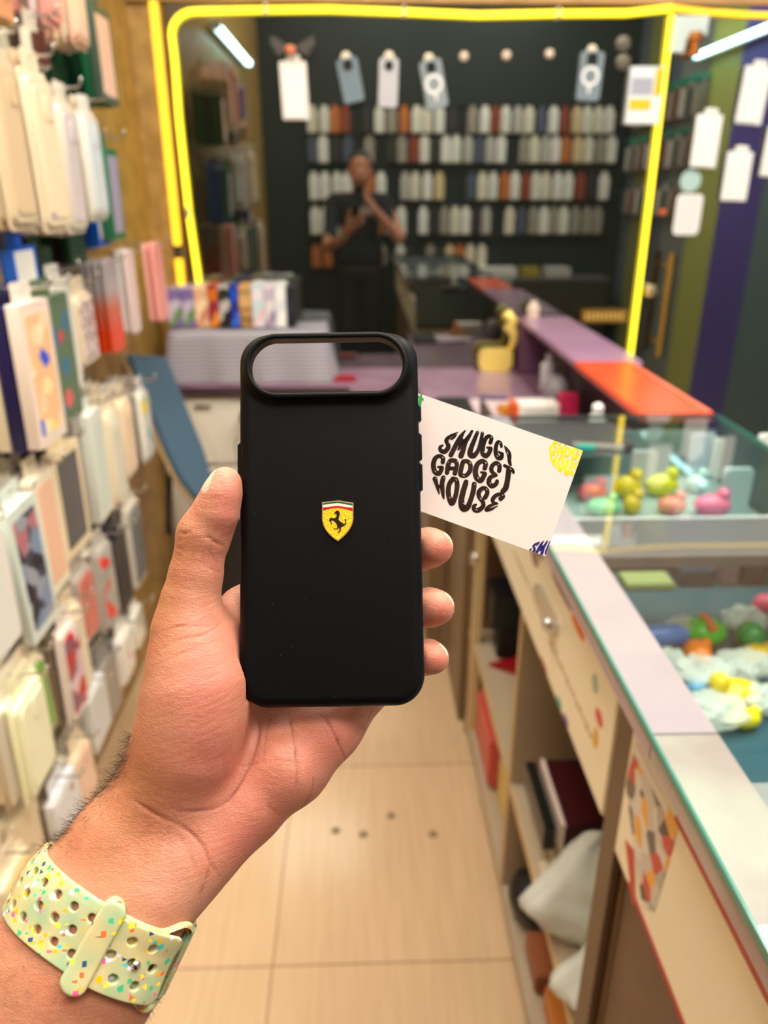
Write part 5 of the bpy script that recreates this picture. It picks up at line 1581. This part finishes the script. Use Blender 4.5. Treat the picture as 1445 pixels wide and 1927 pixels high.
# drawer fronts
dr = MB().box((CXL - .014, .70, .800), (CXL - .002, 1.84, .975)).build('drawer_front', creamf, far, bevel=.002)
b = MB().prism([(CXL - .0142, 1.02 + x, .905 + z) for x, z in rrect(.13, .030, .0145, 6)], (-.010, 0, 0)); b.build('lock_plate', chrome, dr, smooth=40)
MB().ball((0, 0, 0), (.008, .012, .012), 8).build('lock', M(235, 235, 240, .15, metal=.9), dr, (CXL - .026, .975, .905), smooth=True)
pr = MB()
for k in range(15): pr.box((CXL - .0145, .98 - k * .0165, .860 + .0015 * (k % 3)), (CXL - .0140, .992 - k * .0165, .871 - .002 * (k % 2)))
pr.build('grey_print', M(196, 176, 148, .5), dr)
for y0, y1, z0, z1, c, nm in ((1.02, .90, .938, .948, (120, 20, 100), 'purple_print'), (.90, .835, .930, .948, (240, 120, 20), 'orange_print'), (.765, .735, .872, .892, (226, 90, 84), 'pink_print'), (.762, .742, .835, .865, (232, 180, 70), 'yellow_print'),
                              (.79, .765, .90, .925, (170, 190, 168), 'green_print'), (1.44, 1.36, .86, .93, (240, 170, 40), 'orange_flame_print'), (1.50, 1.47, .80, .93, (40, 130, 90), 'green_print'), (1.64, 1.52, .776, .800, (50, 110, 180), 'blue_edge'),
                              (1.16, 1.10, .900, .930, (150, 120, 96), 'brown_print'), (1.04, .99, .775, .783, (170, 60, 50), 'red_edge'), (.93, .90, .776, .788, (50, 170, 160), 'teal_edge'), (.89, .86, .776, .786, (100, 70, 140), 'violet_edge'), (1.30, 1.12, .845, .850, (150, 140, 110), 'grey_line')):
    n_ = 10
    MB().prism([(CXL - .0146, (y0 + y1) / 2 + (y0 - y1) / 2 * math.cos(a), (z0 + z1) / 2 + .0265 + (z1 - z0) / 2 * math.sin(a)) for a in np.linspace(0, 2 * math.pi, 12, endpoint=False)], (.0004, 0, 0)).build(nm, M(*c, .5), dr)
MB().box((CXL - .0155, 1.08, .958), (CXL - .0140, 1.40, .974)).build('dark_sticker', M(86, 66, 58, .4), dr)
dn = MB().box((CXL - .014, -.36, .800), (CXL - .002, .650, .972)).build('drawer_front', creamf, near, bevel=.002)
comic = voro('collage_print', [(210, 202, 196), (226, 220, 214), (180, 172, 166), (60, 40, 36), (205, 40, 20), (240, 170, 30), (206, 198, 190), (96, 84, 80)], 48, .3, stretch=(1, 1, 1))
MB().prism([(CXL - .0146, .645, .90), (CXL - .0146, .640, .966), (CXL - .0146, .520, .966), (CXL - .0146, .535, .84), (CXL - .0146, .56, .815)], (.0005, 0, 0)).build('collage_print', comic, dn)
MB().prism([(CXL - .0148, .625, .842), (CXL - .0148, .60, .852), (CXL - .0148, .575, .80), (CXL - .0148, .583, .795)], (.0003, 0, 0)).build('red_print', M(200, 46, 14, .4), dn)
MB().prism([(CXL - .0148, .64, .950), (CXL - .0148, .64, .966), (CXL - .0148, .545, .966), (CXL - .0148, .545, .954)], (.0003, 0, 0)).build('white_title_strip', M(232, 226, 220, .4), dn)
MB().box((CXL - .0146, -.36, .800), (CXL - .0141, .60, .808)).build('red_edge', M(176, 14, 20, .4), dn)
MB().box((CXL - .0146, -.36, .964), (CXL - .0141, .53, .972)).build('red_edge', M(190, 60, 30, .4), dn)

# things on the open shelves
on(.40, .93, .363, 'carrier_bag', 'white plastic carrier bag bulging from the shelf, nearer one', 'bag', MB().add(*(lambda q: (q[0], q[1]))(([], []))), white) if False else None
film = mat('white_film', srgb(232, 236, 230), .25, alpha=.72, bump=(40, .8))


def bag(cx_b, cy_b, z, w, dp, h, label, seed, tip):
    rs_ = np.random.RandomState(seed)
    n, m_ = 34, 16
    vs, fs = [], []
    ph = rs_.uniform(0, 6, 6)
    for j in range(m_ + 1):
        v_ = j / m_
        for i in range(n):
            a = 2 * math.pi * i / n
            r = math.sin(math.pi * min(1, .12 + .88 * v_) ** .8) ** .6 if v_ < 1 else 0
            wob = 1 + .08 * math.sin(3 * a + ph[0]) + .07 * math.sin(7 * a + ph[1] + 3 * v_) + .06 * math.sin(11 * a + ph[2] + 7 * v_) + .03 * math.sin(9 * v_ * 3 + ph[4])
            x = w / 2 * r * math.cos(a) * wob
            y = dp / 2 * r * math.sin(a) * wob
            zz = h * v_ + .006 * math.sin(5 * a + ph[3])
            pull = max(0, 1 - abs(v_ - .35) / .3) * max(0, -math.cos(a)) ** 4
            x -= tip * pull; zz -= .02 * pull
            vs.append((x, y, max(zz, .0)))
    for j in range(m_):
        for i in range(n): fs.append((j * n + i, j * n + (i + 1) % n, (j + 1) * n + (i + 1) % n, (j + 1) * n + i))
    fs.append(tuple(range(n))[::-1]); fs.append(tuple(m_ * n + i for i in range(n)))
    o = MB().add(vs, fs).build('carrier_bag', film, loc=(cx_b, cy_b, z), smooth=True)
    tag(o, label, 'plastic bag')


bag(.375, .90, .363, .15, .13, .20, 'white plastic carrier bag bulging over the shelf edge, upper one', 2, .06)
bag(.385, .77, .363, .14, .12, .13, 'white plastic carrier bag lying on the shelf, lower one', 5, .05)
t = thing('book_stack', 'dark maroon box on the middle shelf with black sleeve', 'box', (.41, 1.07, .363))
on(.43, 1.06, .363, 'shelf_book', 'white ledger at the bottom of the pile on the shelf', 'book', MB().box((-.09, -.09, 0), (.10, .11, .035)), M(214, 196, 170, .4), bevel=.003)
on(.43, 1.065, .399, 'shelf_book', 'grey green ledger in the pile on the shelf', 'book', MB().box((-.095, -.085, 0), (.10, .10, .03)), M(120, 112, 84, .4), bevel=.003)
bpy.data.objects.remove(t)
t = thing('maroon_box', 'dark maroon box with white edges on top of the pile on the shelf', 'box', (.43, 1.07, .430))
MB().box((-.085, -.075, 0), (.09, .09, .060)).build('lid', M(62, 8, 14, .4), t, bevel=.003)
MB().box((-.092, -.078, -.0), (-.084, .092, .061)).build('white_edge', M(226, 206, 196, .4), t, bevel=.002)
on(.322, 1.075, .430, 'black_folder', 'black folder leaning on the maroon box', 'folder', MB().box((-.012, -.08, 0), (.008, .09, .052)), M(14, 20, 18, .35), bevel=.002)
on(.36, 1.00, .363, 'notebook', 'cream notebook sticking out of the shelf below the pile', 'notebook', MB().box((-.045, -.05, 0), (.05, .02, .018)), M(222, 204, 172, .45), bevel=.002)
on(.44, .98, .363, 'glass_jar', 'pale green glass jar on the shelf behind the carrier bags', 'jar', MB().lathe([(.03, 0), (.032, .005), (.032, .09), (.026, .1)], n=16), M(206, 222, 210, .2), smooth=35)
# lower compartments
on(.40, 1.62, .073, 'red_bag', 'red and yellow shopping bag standing in the lowest far compartment', 'bag', MB().box((-.085, -.10, 0), (.10, .14, .16)), M(214, 92, 82, .45), bevel=.012)
on(.385, 1.47, .073, 'yellow_bag', 'yellow paper packet beside the red bag', 'packet', MB().box((-.05, -.14, 0), (.08, .04, .13)), M(222, 196, 104, .45), bevel=.008)
on(.40, 1.805, .073, 'green_packet', 'small green topped packet behind the red bag', 'packet', MB().box((-.05, -.03, 0), (-.01, .03, .21)), M(20, 110, 74, .4), bevel=.004)
on(.42, 1.50, .363, 'white_carton', 'tall white carton in the upper far compartment', 'carton', MB().box((-.02, -.05, 0), (.10, .07, .19)), M(206, 200, 194, .4), bevel=.003)
on(.365, 1.66, .363, 'red_card', 'small dark red card lying in the upper far compartment', 'card', MB().prism([(-.04, 0, 0), (.03, -.05, 0), (.04, .03, 0)], (0, 0, .01)), M(150, 16, 24, .4))
on(.41, 1.72, .363, 'black_case', 'black case at the back of the upper far compartment', 'case', MB().box((-.08, -.04, .1), (.10, .06, .20)).box((-.06, -.03, 0), (.08, .05, .1)), M(22, 26, 30, .4), bevel=.005)
on(.36, 1.16, .073, 'black_pouch', 'crumpled black pouch in the lower middle compartment', 'pouch', MB().ball((0, 0, .05), (.06, .07, .05), 10), M(22, 20, 24, .45), smooth=True)
on(.47, 1.17, .073, 'grey_box', 'light grey box behind the black pouch', 'box', MB().box((-.04, -.10, 0), (.1, .05, .16)), M(190, 184, 178, .45), bevel=.004)
on(.38, 1.03, .073, 'brown_frame', 'brown picture frame lying in the lower compartment', 'frame', MB().box((-.06, -.05, 0), (.08, .05, .05)), M(150, 84, 50, .4), bevel=.004)
on(.38, .91, .073, 'orange_box', 'orange brown box in the lowest compartment', 'box', MB().box((-.05, -.05, 0), (.09, .05, .06)), M(196, 116, 40, .4), bevel=.004)
on(.38, .80, .073, 'red_brown_box', 'red brown box nearest in the lowest compartment', 'box', MB().box((-.05, -.05, 0), (.09, .05, .05)), M(140, 60, 40, .4), bevel=.004)

# ================================================================ glass showcase inside the counter
t = thing('display_case', 'display case under the counter glass with grey cross rails', 'display case', (0, 0, 0))
case_g = M(104, 98, 104, .35)
TD = DECK - .012
MB().box((.315, .52, .85), (.763, 1.23, .86)).build('tray_floor', mat('blue_tray', srgb(48, 88, 104), .25), t)
MB().box((.766, -.38, .78), (.772, 1.562, TD)).build('rear_glass_wall', M(70, 84, 90, .2), t)
MB().box((.315, .908, TD - .016), (.763, 1.034, TD)).build('cross_rail', case_g, t)
MB().box((.315, 1.034, TD - .018), (.763, 1.042, TD + .001)).build('rail_edge', M(206, 200, 206, .3), t)
MB().box((.315, 1.225, .86), (.763, 1.235, .945)).build('inner_divider', M(30, 48, 58, .3), t)
MB().box((.315, 1.40, TD - .02), (.53, 1.562, TD)).build('end_rail', M(84, 76, 82, .35), t)
MB().box((.315, 1.552, .80), (.763, 1.562, TD - .021)).build('end_wall', M(120, 140, 140, .3), t)
MB().box((.315, .505, .86), (.763, .528, 1.0)).build('blue_front_rail', mat('blue_rail', srgb(50, 104, 130), .2), t)
MB().box((.315, -.38, .84), (.763, .504, DECK - .03)).build('near_lid', mat('grey_marble', srgb(130, 128, 136), .25, noise=(14, .8, srgb(176, 170, 172))), t)
ZT = .861


def toy(name, label, cat, x, y, mb, m, **k):
    return on(x, y, ZT, name, label, cat, mb, m, **k)


cf = mat('clear_wrapper', srgb(250, 255, 253), .08, alpha=.5, bump=(70, 1.0))
rs2 = np.random.RandomState(11)


def wrapper(x, y, rx, ry, rz_, label, z=ZT):
    b = MB().ball((0, 0, 0), 1, 14)
    vs = np.array(b.v)
    n_ = .84 + .14 * np.sin(vs[:, 0] * 7 + x * 40) * np.sin(vs[:, 1] * 6 + y * 50) + .05 * rs2.uniform(-1, 1, len(vs))
    b.v = [tuple(p_) for p_ in vs * n_[:, None] * np.array([rx, ry, rz_]) + np.array([0, 0, rz_ * .9])]
    o = b.build('wrapper_bag', cf, loc=(x, y, z)); tag(o, label, 'plastic bag')


def pz(x, y, z=.885): return at(x, y, Z=z)


spots = [  # px, py, radii, colour, name
    ((1325, 1188), (.034, .026, .022), (60, 200, 60), 'bright green ball toy with an orange stripe in the near tray', 'ball'),
    ((1412, 1196), (.022, .022, .022), (10, 160, 90), 'dark green ball toy near the right edge of the near tray', 'ball'),
    ((1250, 1195), (.045, .018, .018), (80, 140, 235), 'blue fish shaped toy beside the marble strip', 'fish'),
    ((1312, 1228), (.020, .026, .018), (250, 130, 40), 'orange toy below the bright green ball', 'toy'),
    ((1385, 1305), (.032, .024, .02), (236, 200, 40), 'big yellow duck toy in the near tray', 'duck'),
    ((1400, 1352), (.022, .014, .014), (250, 226, 30), 'small yellow toy at the blue front rail', 'toy'),
    ((1310, 1292), (.014, .014, .012), (110, 180, 235), 'light blue bead toy in the near tray', 'toy'),
    ((1425, 1232), (.024, .018, .016), (222, 180, 50), 'mustard toy at the right of the near tray', 'toy'),
    ((1440, 1140), (.02, .02, .02), (236, 90, 130), 'pink toy at the right edge of the near tray', 'toy')]
for i, ((x, y), r, c, lab, cat) in enumerate(spots):
    q = pz(x, y, ZT + r[2])
    b = MB().ball((0, 0, r[2]), r, 9)
    if cat == 'duck': b.ball((-r[0] * .8, 0, r[2] * 1.9), r[2] * .7, 7)
    if cat == 'fish': b.prism([(-r[0], -.004, r[2]), (-r[0] * 1.5, -.012, r[2] + .01), (-r[0] * 1.5, .012, r[2] - .01)], (0, .004, 0))
    if cat == 'toy': b.ball((r[0] * .7, r[1] * .3, r[2] * 1.5), r[2] * .55, 6)
    o = toy(cat + '_toy' if cat != 'toy' else 'squeeze_toy', lab, 'toy', q[0], q[1], b, M(*c, .2), smooth=True)
    if i == 0: MB().box((-.005, -.024, .036), (.006, .016, .0455)).build('orange_stripe', M(250, 120, 60, .3), o)
for i, (x, y, rx) in enumerate(((1330, 1260, .05), (1400, 1245, .045), (1345, 1330, .05), (1290, 1180, .035), (1400, 1160, .04), (1430, 1310, .035), (1260, 1240, .03))):
    q = pz(x, y)
    wrapper(q[0], q[1], rx, rx * .8, .022, 'crumpled clear wrapper bag, %s in the near tray' % ['centre', 'right of centre', 'front centre', 'left rear', 'right rear', 'right front', 'by the marble strip'][i])
# flat boxes along the back of the near tray
q = pz(1205, 1080, .82)
for (x, y, w, d_, h_, c, lab) in ((1215, 1098, .085, .05, .012, (150, 160, 110), 'flat olive box with picture at the back left of the near tray'), (1300, 1092, .06, .05, .03, (40, 60, 80), 'dark navy box at the back of the near tray'),
                                  (1352, 1082, .03, .05, .06, (120, 100, 116), 'mauve box at the back of the near tray'), (1395, 1080, .05, .05, .05, (40, 50, 62), 'black box at the back of the near tray'), (1436, 1085, .035, .05, .06, (50, 120, 104), 'teal box at the back right of the near tray')):
    q = pz(x, y, ZT)
    toy('flat_box', lab, 'box', q[0], min(q[1], 1.215 - d_ / 2), MB().box((-w / 2, -d_ / 2, 0), (w / 2, d_ / 2, h_)), M(*c, .35), bevel=.002)
q = pz(1239, 1055, .84); toy('red_badge', 'red round badge on the flat olive box', 'badge', q[0], .0 + min(q[1], 1.2), MB().lathe([(.014, .02), (.014, .026)], n=18), M(214, 70, 60, .3))
# far tray
far_items = [((1115, 922), (.03, .02, .02), (206, 70, 80), 'red toy at the left of the far tray'), ((1135, 948), (.035, .022, .018), (130, 200, 150), 'mint green toy at the front left of the far tray'),
             ((1180, 915), (.03, .02, .024), (226, 200, 30), 'yellow toy left of the middle of the far tray'), ((1190, 945), (.018, .018, .02), (214, 180, 40), 'mustard toy at the front rail of the far tray'),
             ((1245, 912), (.036, .02, .024), (206, 206, 20), 'lime yellow toy in the middle of the far tray'), ((1265, 944), (.028, .02, .018), (226, 130, 110), 'salmon toy at the front of the far tray'),
             ((1340, 948), (.036, .022, .022), (240, 120, 160), 'pink toy at the front of the far tray'), ((1310, 905), (.022, .02, .02), (190, 226, 226), 'pale aqua toy in the far tray'), ((1435, 915), (.024, .02, .024), (180, 180, 40), 'olive yellow toy at the right edge of the far tray')]
for (x, y), r, c, lab in far_items:
    q = pz(x, y, .955)
    b = MB().ball((0, 0, r[2]), r, 8).ball((r[0] * .5, 0, r[2] * 2), r[2] * .6, 6)
    on(q[0], max(q[1], 1.24 + r[1]), .9305, 'squeeze_toy', lab, 'toy', b, M(*c, .2), smooth=True)
MB().box((.315, 1.236, .92), (.763, 1.551, .93)).build('far_tray_floor', mat('far_tray', srgb(150, 170, 170), .25), t)
for i, (x, y, h_, c, nm) in enumerate(((1210, 885, .08, (196, 200, 206), 'pale grey'), (1300, 850, .095, (206, 214, 230), 'bluish white'), (1365, 870, .09, (196, 214, 216), 'pale mint'), (1385, 930, .09, (180, 204, 208), 'light blue'), (1445, 880, .11, (226, 234, 236), 'white'))):
    q = pz(x, y, .97)
    o = on(q[0], min(q[1], 1.53), .9305, 'blister_pack', nm + ' blister pack standing in the far tray', 'pack', MB().prism([(x_, 0, z_ + h_ / 2) for x_, z_ in rrect(.055, h_, .006, 3)], (0, .012, 0)), M(*c, .25), smooth=35)
t2 = thing('pen_tool', 'silver pen shaped tool with teal grip lying on the grey end rail', 'tool', tuple(at(1125, 845, Z=DECK) + np.array([0, 0, .006])))
MB().tube([(-.045, .012, 0), (.045, -.008, 0)], .005, 8).build('shaft', chrome, t2, smooth=40)
MB().tube([(-.040, -.004, 0), (-.01, -.010, 0)], .006, 8).build('grip', M(20, 150, 140, .3), t2, smooth=40)

# ================================================================ leaning blue padded board near the left wall
A_, B_ = at(272, 672, Y=2.48), at(384, 950, Y=2.25)
lx = (B_ - A_); LN = np.linalg.norm(lx); lx /= LN
wx = np.array([.30, .95, .12]); wx -= lx * (wx @ lx); wx /= np.linalg.norm(wx)
nx = np.cross(lx, wx)
if nx[0] < 0: nx = -nx
t = thing('ironing_board', 'narrow blue grey padded board with tan rim leaning by the left wall', 'board')
C_ = (A_ + B_) / 2
t.matrix_world = Matrix(((wx[0], lx[0], nx[0], C_[0]), (wx[1], lx[1], nx[1], C_[1]), (wx[2], lx[2], nx[2], C_[2]), (0, 0, 0, 1)))
hl = LN / 2
pts = [(-.085, -hl), (-.085, hl * .3), (-.072, hl * .66), (-.04, hl * .92), (0, hl), (.04, hl * .92), (.072, hl * .66), (.085, hl * .3), (.085, -hl)]
MB().prism([(x, y, 0) for x, y in pts], (0, 0, .018)).build('pad', M(66, 94, 116, .6), t, bevel=.006)
MB().prism([(x * 1.06, y * 1.03, -.013) for x, y in pts], (0, 0, .0125)).build('rim', M(186, 158, 116, .5), t, bevel=.003)
for s_x in (-1, 1): MB().tube([(s_x * .05, .1, -.014), (s_x * .06, .18, -.06), (s_x * .06, .30, -.13)], .009, 8).build('leg', M(24, 22, 22, .4), t, smooth=40)
o = MB().prism([(x, 0, z + .21) for x, z in rrect(.24, .42, .04, 6)], (0, .05, 0)).build('black_bag', M(22, 20, 20, .6), loc=(-.52, 2.50, 0), bevel=.012)
tag(o, 'black bag standing on the floor under the leaning blue board', 'bag')

# floor marks
for i, (x, y) in enumerate(((632, 1563), (684, 1570), (736, 1535), (815, 1570))):
    q = at(x, y, Z=.0)
    o = MB().lathe([(.012, 0), (.011, .002), (.004, .003)], n=16).build('floor_plug', M(140, 116, 88, .4), loc=(q[0], q[1], .0), smooth=35)
    tag(o, '%s small dull metal plug in the floor tile' % ['leftmost', 'second from left,', 'farthest,', 'rightmost'][i], 'floor plug')
